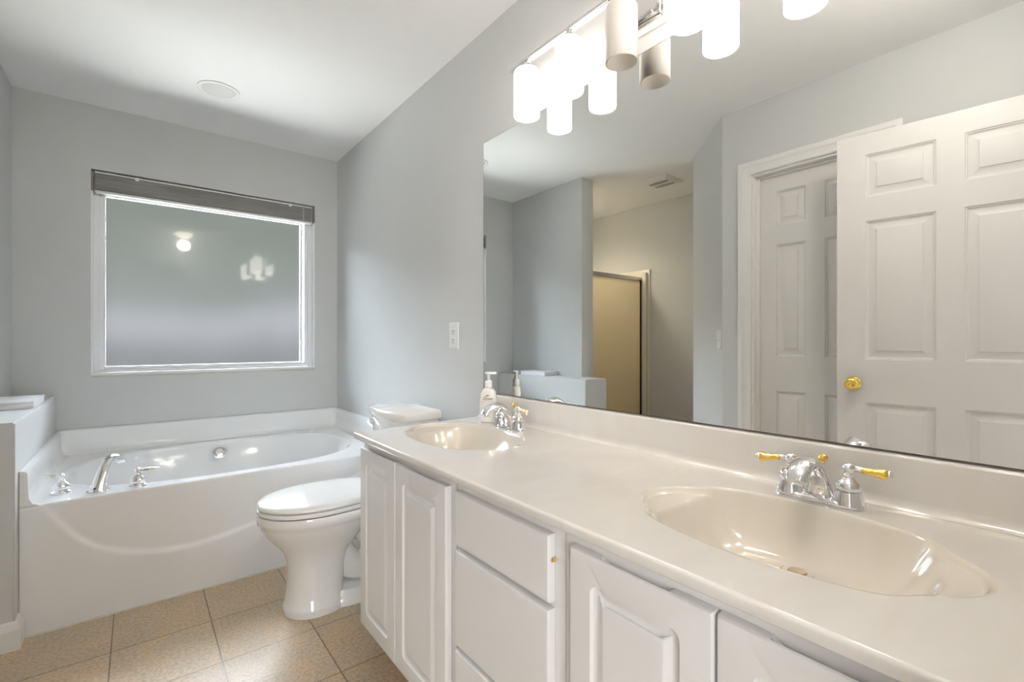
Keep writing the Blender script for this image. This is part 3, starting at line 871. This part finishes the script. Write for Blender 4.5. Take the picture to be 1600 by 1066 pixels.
# recessed round speaker in the ceiling
rl = thing('ceiling_speaker', 'round white ceiling disc with a grey recessed centre above the bathtub', 'speaker', (0.340, 2.93, CZ))
b = NB(); Mc = Matrix.Translation((0.340, 2.93, CZ))
lathe(b, [(0.098, 0.0), (0.098, -0.004), (0.094, -0.006), (0.082, -0.005), (0.078, -0.003), (0.078, 0.0)], Mc, 48, cap=False); obj('trim_ring', b, M_TRIM, rl)
b = NB(); lathe(b, [(0.0775, 0.0), (0.0775, -0.0035), (0.076, -0.0045), (0.0, -0.0045)], Mc, 48); obj('grille', b, M_SPEAKER, rl)

# exhaust vent in the shower area ceiling
ev = thing('ceiling_vent', 'square white exhaust vent in the ceiling, seen in the mirror near the shower', 'vent', (-1.105, 2.305, CZ))
b = NB()
vx0, vx1, vy0, vy1 = -1.235, -0.980, 2.178, 2.432
panel_front(b, lambda u, v, w: Vector((u, v, CZ - w)), vx0, vx1, vy0, vy1, 0.008, [(0.02, 0.008, 0.01), (0.035, 0.014, 0.008), (0.06, 0.015, 0.006)])
cov = obj('cover', b, M_PLAST, ev)
b = NB()
for k in range(7):
    for (a0, a1) in ((0.055, 0.115), (0.140, 0.200)):
        yy = vy0 + 0.05 + k*0.0255
        wd = 1 - abs(k - 3)*0.14
        m_ = (a0 + a1)/2; h_ = (a1 - a0)/2*wd
        box(b, vx0 + m_ - h_, vx0 + m_ + h_, yy - 0.008, yy + 0.008, CZ - 0.0245, CZ - 0.0225)
obj('slot_grille', b, M_VENTGRID, ev, smooth=False)

# ---------------------------------------------------------------- toilet
def egg(xm, xf, xb, hw, yc, z, n=48, pf=2.0, pb=3.0):
    out = []
    for k in range(n):
        a = 2*pi*k/n
        c, s = cos(a), sin(a)
        if c < 0:
            x = xm - (xm - xf)*abs(c)**(2/pf); y = hw*abs(s)**(2/pf)*(1 if s >= 0 else -1)
        else:
            x = xm + (xb - xm)*abs(c)**(2/pb); y = hw*(abs(s)**(2/pb))*(1 if s >= 0 else -1)
        out.append((x, yc + y, z))
    return out
TY = 2.085
to = thing('toilet', 'white two-piece toilet with closed lid between the bathtub and the vanity', 'toilet', (0.75, TY, 0))
b = NB()
rings = []
for (z, xf, xb, hw, xm, pf) in ((0.000, 0.467, 0.700, 0.118, 0.60, 2.2), (0.022, 0.465, 0.700, 0.119, 0.60, 2.2), (0.032, 0.469, 0.698, 0.118, 0.60, 2.2), (0.044, 0.474, 0.695, 0.108, 0.60, 2.2),
                            (0.10, 0.480, 0.700, 0.103, 0.60, 2.2), (0.17, 0.482, 0.705, 0.100, 0.60, 2.2), (0.215, 0.478, 0.715, 0.102, 0.60, 2.2), (0.245, 0.468, 0.735, 0.110, 0.60, 2.1),
                            (0.275, 0.446, 0.760, 0.124, 0.61, 2.1), (0.305, 0.420, 0.785, 0.142, 0.61, 2.0), (0.335, 0.397, 0.81, 0.158, 0.61, 2.0), (0.360, 0.384, 0.84, 0.170, 0.61, 2.0), (0.378, 0.379, 0.86, 0.175, 0.61, 2.0),
                            (0.384, 0.371, 0.87, 0.182, 0.61, 2.0), (0.410, 0.369, 0.88, 0.184, 0.61, 2.0), (0.418, 0.373, 0.88, 0.181, 0.61, 2.0)):
    rings.append(egg(xm, xf, xb, hw, TY, z, pf=pf, pb=2.6))
loft(b, rings)
# trapway body behind the pedestal and the foot it stands on
rings = []
for (z, x0, x1, hw) in ((0.0, 0.60, 1.02, 0.116), (0.028, 0.60, 1.02, 0.116), (0.038, 0.61, 1.015, 0.106), (0.060, 0.62, 1.0, 0.098)):
    rings.append(egg(0.80, x0, x1, hw, TY, z, pf=3, pb=3))
loft(b, rings)
trap = catmull([(0.66, TY, 0.24), (0.74, TY, 0.13), (0.84, TY, 0.12), (0.90, TY, 0.20), (0.93, TY, 0.27), (0.97, TY, 0.20), (0.99, TY, 0.05)], 6)
tube(b, trap, [(0.068, 0.062)]*len(trap), 20)
rings = [egg(0.88, x0, x1, hw, TY, z, pf=3, pb=3.5) for (z, x0, x1, hw) in ((0.23, 0.76, 1.03, 0.075), (0.30, 0.72, 1.07, 0.10), (0.36, 0.72, 1.09, 0.13), (0.412, 0.72, 1.10, 0.15), (0.420, 0.73, 1.095, 0.145))]
loft(b, rings)
obj('bowl', b, M_CERAMIC, to, angle=50)
# bolt caps
for s in (-1, 1):
    b = NB(); lathe(b, [(0.013, 0.0), (0.013, 0.006), (0.009, 0.014), (0.0, 0.016)], Matrix.Translation((0.80, TY + s*0.107, 0.030)), 16); obj('bolt_cap', b, M_PLAST, to)
def seat_ring(z, g, n=64):
    return egg(0.60, 0.371 + g, 0.870 - g*0.4, 0.185 - g, TY, z, n, pf=2.05, pb=2.6)
b = NB(); loft(b, [seat_ring(z, g) for z, g in ((0.4235, 0.006), (0.425, 0.001), (0.432, 0.0), (0.4385, 0.001), (0.440, 0.005))]); obj('seat', b, M_SEAT, to, angle=60)
b = NB(); loft(b, [seat_ring(z, g) for z, g in ((0.4455, 0.006), (0.447, 0.001), (0.453, 0.0), (0.459, 0.003), (0.4635, 0.010), (0.4665, 0.024), (0.468, 0.05), (0.4685, 0.11))]); obj('lid', b, M_SEAT, to, angle=60)
for s in (-1, 1):
    b = NB(); box(b, 0.862, 0.892, TY + s*0.075 - 0.02, TY + s*0.075 + 0.02, 0.418, 0.462, 0.008, 3); obj('hinge', b, M_SEAT, to)
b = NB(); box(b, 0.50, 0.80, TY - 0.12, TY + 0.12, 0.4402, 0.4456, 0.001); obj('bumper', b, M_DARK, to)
TKY = 2.125
def tank_ring(z, xf, xb, hw, bow, r=0.03, n=10):
    pts = []
    # back straight, front bowed
    for k in range(2*n + 1):
        q = -1 + k/n
        y = hw*q
        x = xf + bow*q*q
        if abs(q) > 0.93: x += r*((abs(q) - 0.93)/0.07)**2*0.5
        pts.append((x, TKY + y, z))
    pts.append((xb - 0.01, TKY + hw*1.0, z)); pts.append((xb, TKY + hw*0.95, z))
    pts.append((xb, TKY - hw*0.95, z)); pts.append((xb - 0.01, TKY - hw*1.0, z))
    return pts
b = NB(); loft(b, [tank_ring(z, xf, 1.108, hw, 0.030) for z, xf, hw in ((0.421, 0.93, 0.150), (0.45, 0.915, 0.165), (0.60, 0.905, 0.178), (0.746, 0.898, 0.188))]); obj('tank', b, M_CERAMIC, to, angle=50)
b = NB(); loft(b, [tank_ring(z, 0.884 + g, 1.118 - g*0.5, 0.203 - g, 0.036) for z, g in ((0.746, 0.008), (0.750, 0.002), (0.756, 0.0), (0.778, 0.001), (0.785, 0.004), (0.7885, 0.011), (0.7895, 0.02))]); obj('tank_lid', b, M_TANKLID, to, angle=50)
lv = NB(); tube(lv, [(0.917, TKY + 0.150, 0.712), (0.900, TKY + 0.150, 0.712)], [(0.014, 0.014), (0.012, 0.012)], 16)
tube(lv, catmull([(0.898, TKY + 0.150, 0.712), (0.893, TKY + 0.135, 0.709), (0.890, TKY + 0.100, 0.702), (0.889, TKY + 0.070, 0.698)], 4), 0.0055, 12)
lever = obj('flush_lever', lv, M_CHROME, to)
b = NB()
tube(b, [(1.0, TKY + 0.13, 0.421), (1.02, TKY + 0.14, 0.30), (1.10, TKY + 0.15, 0.18), (WX, TKY + 0.15, 0.17)], 0.005, 10)
obj('supply_hose', b, M_ALU, to)

# ---------------------------------------------------------------- tub faucet
tf = thing('tub_faucet', 'chrome bathtub faucet with arched spout and two lever handles on the tub deck', 'faucet', (-0.1, 2.62, TZ))
def tub_handle(x, y, ang):
    M = Matrix.Translation((x, y, TZ + 0.0004))
    b = NB()
    lathe(b, [(0.033, 0.0), (0.033, 0.003), (0.030, 0.006), (0.024, 0.008), (0.0225, 0.011), (0.027, 0.018), (0.0275, 0.026), (0.023, 0.034), (0.014, 0.041), (0.0105, 0.046), (0.0115, 0.049), (0.009, 0.052), (0.0075, 0.057),
              (0.0105, 0.062), (0.0115, 0.067), (0.009, 0.073), (0.004, 0.0765), (0.0, 0.077)], M, 36)
    h = obj('handle', b, M_CHROME, tf, angle=50)
    d = Vector((cos(ang), sin(ang), 0.03)).normalized(); c = Vector((x, y, TZ + 0.065))
    b = NB(); tube(b, [c + d*q for q in (0.006, 0.014, 0.020)], 0.005, 14); obj('lever_stem', b, M_CHROME, h)
    b = NB(); tube(b, [c + d*q for q in (0.019, 0.026, 0.040, 0.056, 0.068, 0.074)], [(0.005, 0.005), (0.0075, 0.006), (0.0105, 0.0068), (0.0095, 0.006), (0.005, 0.004), (0.001, 0.001)], 18)
    obj('lever_grip', b, M_TUBGRIP, h, angle=50)
tub_handle(-0.243, 2.672, radians(150))
tub_handle(0.004, 2.592, radians(-5))
sx, sy = -0.118, 2.612
d = Vector((0.45, 0.89, 0)).normalized()
def spx(l, z): return (sx + d.x*l, sy + d.y*l, TZ + z)
path = catmull([spx(-0.014, 0.001), spx(-0.013, 0.006), spx(-0.003, 0.035), spx(0.020, 0.078), (spx(0.048, 0.108)), spx(0.085, 0.118), spx(0.120, 0.106), spx(0.137, 0.088)], 6)
n_ = len(path)
rad = [(lerp(0.034, 0.021, sstep(0, 0.5, i/(n_-1))), lerp(0.032, 0.013, sstep(0, 0.62, i/(n_-1)))) for i in range(n_)]
b = NB(); tube(b, path, rad, 28, side=(d.y, -d.x, 0))
for v in b.verts: v.co.z = max(v.co.z, TZ + 0.0005)
sp = obj('spout', b, M_CHROME, tf, angle=50)
b = NB(); rr_ = [[(sx - 0.010 + 0.037*cos(2*pi*k/32), sy - 0.016 + 0.036*sin(2*pi*k/32), TZ + z) for k in range(32)] for z in (0.0004, 0.004)]
loft(b, rr_); obj('escutcheon', b, M_CHROME, tf, angle=40)
b = NB(); lathe(b, [(0.0, 0.002), (0.0055, 0.002), (0.0055, -0.004)], Matrix.Translation((sx - 0.017, sy - 0.0355, TZ + 0.016)) @ Matrix.Rotation(radians(78), 4, 'X'), 14)
obj('set_screw_hole', b, M_DARK, sp)

# ---------------------------------------------------------------- soap dispenser
SBX, SBY = 1.088, 1.518
sd = thing('soap_dispenser', 'white pump soap bottle standing on the vanity beside the far faucet', 'soap bottle', (SBX, SBY, KZ))
face = radians(180 + 40)          # label faces the camera
Ms = Matrix.Translation((SBX, SBY, KZ + 0.0004)) @ Matrix.Rotation(face, 4, 'Z') @ Matrix.Scale(1.05, 4)
def oval(w, dpt, z, n=40, p=2.5):
    out = []
    for k in range(n):
        a = 2*pi*k/n
        out.append(Ms @ Vector((dpt*abs(cos(a))**(2/p)*(1 if cos(a) >= 0 else -1), w*abs(sin(a))**(2/p)*(1 if sin(a) >= 0 else -1), z)))
    return out
b = NB(); loft(b, [oval(w, dp, z) for z, w, dp in ((0, 0.028, 0.017), (0.003, 0.032, 0.020), (0.010, 0.0345, 0.0215), (0.030, 0.0355, 0.022), (0.060, 0.0350, 0.0215), (0.090, 0.0320, 0.020), (0.108, 0.0290, 0.0185), (0.118, 0.0250, 0.0175), (0.125, 0.019, 0.016), (0.128, 0.0135, 0.0135))])
bo = obj('bottle', b, M_BOTTLE, sd, angle=50)
b = NB(); lathe(b, [(0.0125, 0.127), (0.0128, 0.131), (0.0145, 0.132), (0.0138, 0.152), (0.012, 0.155), (0.0065, 0.156), (0.0055, 0.168), (0.0075, 0.182), (0.0, 0.182)], Ms, 28); obj('pump_collar', b, M_BOTTLE, sd, angle=40)
b = NB()
pr = [[Ms @ Vector((dx, yy, zz + 0.0)) for dx, zz in ((-wd, 0.180), (wd, 0.180), (wd*1.1, 0.184), (wd*0.6, 0.188), (-wd*0.6, 0.188), (-wd*1.1, 0.184))] for yy, wd in ((-0.014, 0.005), (-0.012, 0.009), (0.0, 0.012), (0.012, 0.010), (0.020, 0.007), (0.029, 0.0055), (0.031, 0.003))]
loft(b, pr); obj('pump_head', b, M_BOTTLE, sd, angle=60)
# printed marks on the front (raised by a fraction of a millimetre)
def front_x(y, z):
    w, dp = (0.0345, 0.0213) if z < 0.07 else (0.0325, 0.0203)
    q = min(0.98, abs(y)/w)
    return dp*(1 - q**2.5)**(1/2.5) + 0.0006
def blob(name, y0, z0, ry, rz, m, ang=0, inner=0.0):
    bm = NB(); n = 20
    ring = []
    for k in range(n):
        a = 2*pi*k/n
        yy, zz = ry*cos(a), rz*sin(a)
        ring.append((y0 + yy*cos(ang) - zz*sin(ang), z0 + yy*sin(ang) + zz*cos(ang)))
    if inner:
        rin = [(y0 + (p[0]-y0)*inner, z0 + (p[1]-z0)*inner) for p in ring]
        loft(bm, [[Ms @ Vector((front_x(y, z), y, z)) for y, z in r] for r in (ring, rin)], cap0=False, cap1=False)
    else:
        bm.faces.new([bm.verts.new(Ms @ Vector((front_x(y, z), y, z))) for y, z in ring])
    obj(name, bm, m, bo, smooth=False)
blob('gold_mark', 0.000, 0.101, 0.0065, 0.0030, M_LABELGOLD, 0.3)
blob('gold_mark', -0.003, 0.099, 0.0030, 0.0016, M_LABELGOLD, -0.5)
blob('red_mark', -0.0205, 0.075, 0.0042, 0.0035, M_LABELRED)
blob('ring_mark', 0.021, 0.074, 0.0055, 0.0050, M_LABELGREY, 0, 0.75)
tx = bpy.data.curves.new('brand_lettering', 'FONT')
tx.body = 'Dove'; tx.size = 0.0165; tx.shear = 0.35; tx.align_x = 'CENTER'; tx.extrude = 0.0
tmp = bpy.data.objects.new('tmp', tx); COL.objects.link(tmp)
dg = bpy.context.evaluated_depsgraph_get()
me = bpy.data.meshes.new_from_object(tmp.evaluated_get(dg))
bpy.data.objects.remove(tmp)
for v in me.vertices:
    y, z = v.co.x*1.02, v.co.y + 0.0845
    v.co = Ms @ Vector((front_x(y, z), y, z))
me.materials.append(M_LABELDARK)
lt = link('brand_lettering', me, bo)
b = NB(); box(b, 0, 0.0005, -0.011, 0.011, 0.0795, 0.0805)
for v in b.verts: v.co = Ms @ Vector((front_x(v.co.y, v.co.z), v.co.y, v.co.z))
obj('small_print', b, M_LABELGREY, bo, smooth=False)

# ---------------------------------------------------------------- flat white box on the half wall
fb = thing('flat_box', 'flat white lidded box lying on the ledge beside the bathtub', 'box', (-0.43, 3.06, HW))
obj('body', box(NB(), -0.508, -0.3555, 2.925, 3.235, HW, HW + 0.022, 0.0015), M_BOX, fb)
obj('lid', box(NB(), -0.510, -0.3535, 2.922, 3.238, HW + 0.0225, HW + 0.032, 0.0015), M_BOX, fb)

# ---------------------------------------------------------------- outlet and switch
ou = thing('wall_outlet', 'white duplex outlet on the grey wall left of the mirror', 'outlet', (WX, 1.900, 1.134))
OYC, OZC = 1.899, 1.134
b = NB(); panel_front(b, lambda u, v, w: Vector((WX - w, -u, v)), -OYC - 0.0385, -OYC + 0.0385, OZC - 0.062, OZC + 0.062, 0.005, [(0.01, 0.0005, 0.002), (0.015, 0.0005, 0.002)])
pl = obj('cover_plate', b, M_PLAST, ou, angle=40)
for s in (-1, 1):
    zc = OZC + s*0.0205
    b = NB(); panel_front(b, lambda u, v, w: Vector((WX - 0.0048 - w, -u, v)), -OYC - 0.0165, -OYC + 0.0165, zc - 0.014, zc + 0.014, 0.002, [(0.004, 0.0002, 0.004), (0.006, 0.0002, 0.004)])
    r_ = obj('receptacle', b, M_PLAST, ou, angle=40)
    b = NB()
    for dy in (-0.0065, 0.0065): box(b, WX - 0.0078, WX - 0.006, OYC + dy - 0.0012, OYC + dy + 0.0012, zc - 0.003, zc + 0.006)
    lathe(b, [(0.0, 0.0), (0.0026, 0.0), (0.0026, 0.002)], Matrix.Translation((WX - 0.0078, OYC, zc - 0.0085)) @ Matrix.Rotation(pi/2, 4, 'Y'), 10)
    obj('slots', b, M_DARK, r_, smooth=False)
swt = thing('light_switch', 'white light switch on the angled grey wall, seen in the mirror', 'light switch', (-0.45, 1.465, 1.118))
q = 0.062      # distance along the angled wall from its near corner
Msw = Matrix.Translation((XD - q*0.7071, 1.415 + q*0.7071, 1.118)) @ Matrix.Rotation(radians(-45), 4, 'Z')
# local: x along the wall, y into the room (+,+)
b = NB(); panel_front(b, lambda u, v, w: Msw @ Vector((u, w, v)), -0.036, 0.036, -0.058, 0.058, 0.005, [(0.01, 0.0005, 0.002), (0.015, 0.0005, 0.002)])
obj('cover_plate', b, M_PLAST, swt, angle=40)
b = NB(); box(b, -0.005, 0.005, 0.004, 0.014, -0.004, 0.013, 0.002, 2, Msw); obj('toggle', b, M_PLAST, swt)

# ---------------------------------------------------------------- six-panel doors
def six_panel(mp, W, H, T, cols, rows):
    """front face with 6 moulded panels; mp(u,v,w), w=0 front face plane, negative = into the door"""
    bm = NB()
    us = sorted({0, W} | {c for cc in cols for c in cc}); vs_ = sorted({0, H} | {r for rr in rows for r in rr})
    def is_panel(ua, ub, va, vb):
        return any(abs(ua - c[0]) < 1e-6 and abs(ub - c[1]) < 1e-6 for c in cols) and any(abs(va - r[0]) < 1e-6 and abs(vb - r[1]) < 1e-6 for r in rows)
    vd = {}
    def V(u, v, w):
        k = (round(u, 5), round(v, 5), round(w, 5))
        if k not in vd: vd[k] = bm.verts.new(mp(u, v, w))
        return vd[k]
    prof = [(0.0, 0.0), (0.0025, -0.0045), (0.0060, -0.0050), (0.0085, -0.0095), (0.0125, -0.0115), (0.0150, -0.0115), (0.0400, -0.0040), (0.0410, -0.0005), (0.0430, 0.0)]
    for side, w0, sg in ((0, 0.0, 1), (1, -T, -1)):
        for i in range(len(us) - 1):
            for j in range(len(vs_) - 1):
                ua, ub, va, vb = us[i], us[i+1], vs_[j], vs_[j+1]
                if is_panel(ua, ub, va, vb):
                    prev = None
                    for ins, w in prof:
                        cur = [V(ua + ins, va + ins, w0 + sg*w), V(ub - ins, va + ins, w0 + sg*w), V(ub - ins, vb - ins, w0 + sg*w), V(ua + ins, vb - ins, w0 + sg*w)]
                        if prev:
                            for k in range(4): bm.faces.new((prev[k], prev[(k+1) % 4], cur[(k+1) % 4], cur[k]))
                        prev = cur
                    bm.faces.new(prev)
                else:
                    bm.faces.new((V(ua, va, w0), V(ub, va, w0), V(ub, vb, w0), V(ua, vb, w0)))
    for i in range(len(us) - 1):
        for v in (0, H): bm.faces.new((V(us[i], v, 0), V(us[i+1], v, 0), V(us[i+1], v, -T), V(us[i], v, -T)))
    for j in range(len(vs_) - 1):
        for u in (0, W): bm.faces.new((V(u, vs_[j], 0), V(u, vs_[j+1], 0), V(u, vs_[j+1], -T), V(u, vs_[j], -T)))
    return bm
ROWS = [(0.235, 0.825), (1.015, 1.630), (1.735, 1.925)]
# open entrance door
W1 = 0.760
hinge = Vector((-0.296, 0.018, 0.012)); fe = Vector((-0.2103, 0.7728, 0.012))
du = (hinge - fe).normalized()               # u runs from the free edge to the hinge
nrm = Vector((-du.y, du.x, 0))                # should face +x (the room)
if nrm.x < 0: nrm = -nrm
T1 = 0.035
d1 = bpy.data.objects.new('door_1', None); COL.objects.link(d1); d1['kind'] = 'structure'; d1.location = hinge
mp1 = lambda u, v, w: fe + du*u + nrm*w + Vector((0, 0, v))
b = six_panel(mp1, W1, 2.018, T1, [(0.105, 0.340), (0.425, 0.655)], ROWS)
struct('door_slab', b, M_DOOR, d1, angle=20)
kp = fe + du*0.062 + Vector((0, 0, 0.920 - 0.012))
rotk = nrm.to_track_quat('Z', 'Y').to_matrix().to_4x4()
for s, nm in ((1, 'door_knob'), (-1, 'door_knob')):
    nn = nrm*s
    Mk = Matrix.Translation(kp + (Vector((0, 0, 0)) if s == 1 else -nrm*T1)) @ nn.to_track_quat('Z', 'Y').to_matrix().to_4x4()
    b = NB(); lathe(b, [(0.031, 0.0), (0.031, 0.004), (0.027, 0.008), (0.013, 0.012), (0.011, 0.024), (0.016, 0.030), (0.0255, 0.038), (0.028, 0.047), (0.026, 0.055), (0.020, 0.060), (0.012, 0.061), (0.008, 0.058), (0.0, 0.058)], Mk, 36)
    k_ = struct('door_knob', b, M_BRASS, d1, angle=50)
b = NB(); box(b, -0.012, 0.012, -0.0014, 0.0012, -0.028, 0.028, 0.0005, 1, Matrix.Translation(fe - nrm*T1/2 + Vector((0, 0, 0.908))) @ Matrix.Rotation(atan2(nrm.y, nrm.x), 4, 'Z'))
struct('latch_plate', b, M_BRASS, d1)
# closet door, closed, recessed in its frame
d2 = bpy.data.objects.new('door_2', None); COL.objects.link(d2); d2['kind'] = 'structure'; d2.location = (XD - 0.06, 0.945, 0)
mp2 = lambda u, v, w: Vector((XD - 0.052 + w, CY1 - 0.018 - u, 0.010 + v))
W2 = CY1 - CY0 - 0.036
b = six_panel(mp2, W2, 2.018, 0.035, [(0.095, 0.243), (0.332, 0.480)], ROWS)
struct('door_slab', b, M_DOOR, d2, angle=20)
b = NB()
box(b, XD - 0.118, XD - 0.001, CY1 - 0.016, CY1, 0, CDZ, 0.001); box(b, XD - 0.118, XD - 0.001, CY0, CY0 + 0.016, 0, CDZ, 0.001); box(b, XD - 0.118, XD - 0.001, CY0 + 0.016, CY1 - 0.016, CDZ - 0.016, CDZ, 0.001)
box(b, XD - 0.050, XD - 0.038, CY1 - 0.030, CY1 - 0.016, 0, CDZ - 0.016, 0.001); box(b, XD - 0.050, XD - 0.038, CY0 + 0.016, CY0 + 0.030, 0, CDZ - 0.016, 0.001); box(b, XD - 0.050, XD - 0.038, CY0 + 0.030, CY1 - 0.030, CDZ - 0.030, CDZ - 0.016, 0.001)
struct('door_jamb', b, M_TRIM, d2)
def casing(name, mp, a0, a1, top, w=0.072):
    prof = [(0.0, 0.004), (0.0, 0.010), (0.006, 0.013), (0.014, 0.011), (0.020, 0.012), (w*0.55, 0.016), (w*0.62, 0.019), (w*0.85, 0.020), (w - 0.003, 0.018), (w, 0.014), (w, 0.0), (0.0, 0.0)]
    rings = [[mp(a0 - o, 0.0, h) for o, h in prof], [mp(a0 - o, top + o, h) for o, h in prof], [mp(a1 + o, top + o, h) for o, h in prof], [mp(a1 + o, 0.0, h) for o, h in prof]]
    return struct(name, loft(NB(), rings), M_TRIM, angle=20)
casing('trim_3', lambda a, v, h: Vector((XD + h, a, v)), CY0 + 0.002, CY1 - 0.004, CDZ - 0.004)

# ---------------------------------------------------------------- shower, seen in the mirror
SY = 2.845
sh = thing('shower_enclosure', 'framed beige obscure-glass shower enclosure seen in the mirror', 'shower', (-1.13, SY, 0))
b = NB()
box(b, XF, XF + 0.014, 2.766, YB, 0.0, 1.81, 0.006); box(b, XF + 0.014, XL - 0.135, YB - 0.014, YB, 0.0, 1.81, 0.004); box(b, XL - 0.149, XL - 0.135, 2.80, YB - 0.014, 0.0, 1.81, 0.004)
obj('wall_surround', b, M_SURROUND, sh)
b = NB(); box(b, XF + 0.014, XF + 0.050, 2.79, 2.835, 0.08, 1.78, 0.008); obj('surround_column', b, M_SURROUND, sh)
b = NB(); box(b, XF + 0.014, XL - 0.149, 2.80, YB - 0.014, 0, 0.08, 0.006); obj('shower_pan', b, M_SURROUND, sh)
b = NB(); box(b, XF + 0.014, XL - 0.149, SY, SY + 0.03, 1.700, 1.735, 0.003); box(b, XF + 0.014, XL - 0.149, SY, SY + 0.03, 0.08, 0.11, 0.003)
box(b, XF + 0.014, XF + 0.040, SY, SY + 0.03, 0.11, 1.70, 0.003); box(b, XL - 0.175, XL - 0.149, SY, SY + 0.03, 0.11, 1.70, 0.003)
obj('frame', b, M_ALU, sh)
b = NB(); box(b, XF + 0.042, XL - 0.177, SY + 0.012, SY + 0.017, 0.11, 1.70); obj('glass_panel', b, M_SHGLASS, sh, smooth=False)
b = NB(); box(b, XF + 0.040, XF + 0.050, SY + 0.004, SY + 0.012, 0.11, 1.70); obj('door_seal', b, M_DARK, sh, smooth=False)
sl = thing('added_shower_light', 'added unseen light in the ceiling above the shower stall', 'light fixture', (-0.80, 3.2, CZ))
b = NB(); lathe(b, [(0.07, 0), (0.07, -0.006), (0.055, -0.008), (0.05, -0.002), (0.0, -0.002)], Matrix.Translation((-0.80, 3.2, CZ)), 28); obj('lens', b, M_DOME, sl)
spl = bpy.data.lights.new('shower_fill_light', 'SPOT'); spl.energy = 21; spl.color = (1.0, 0.85, 0.62); spl.spot_size = radians(150); spl.spot_blend = 0.6; spl.shadow_soft_size = 0.14  # added out of view to give the shower area its warm light
spo = bpy.data.objects.new('shower_fill_light', spl); spo.location = (-0.80, 3.2, CZ - 0.06); COL.objects.link(spo)
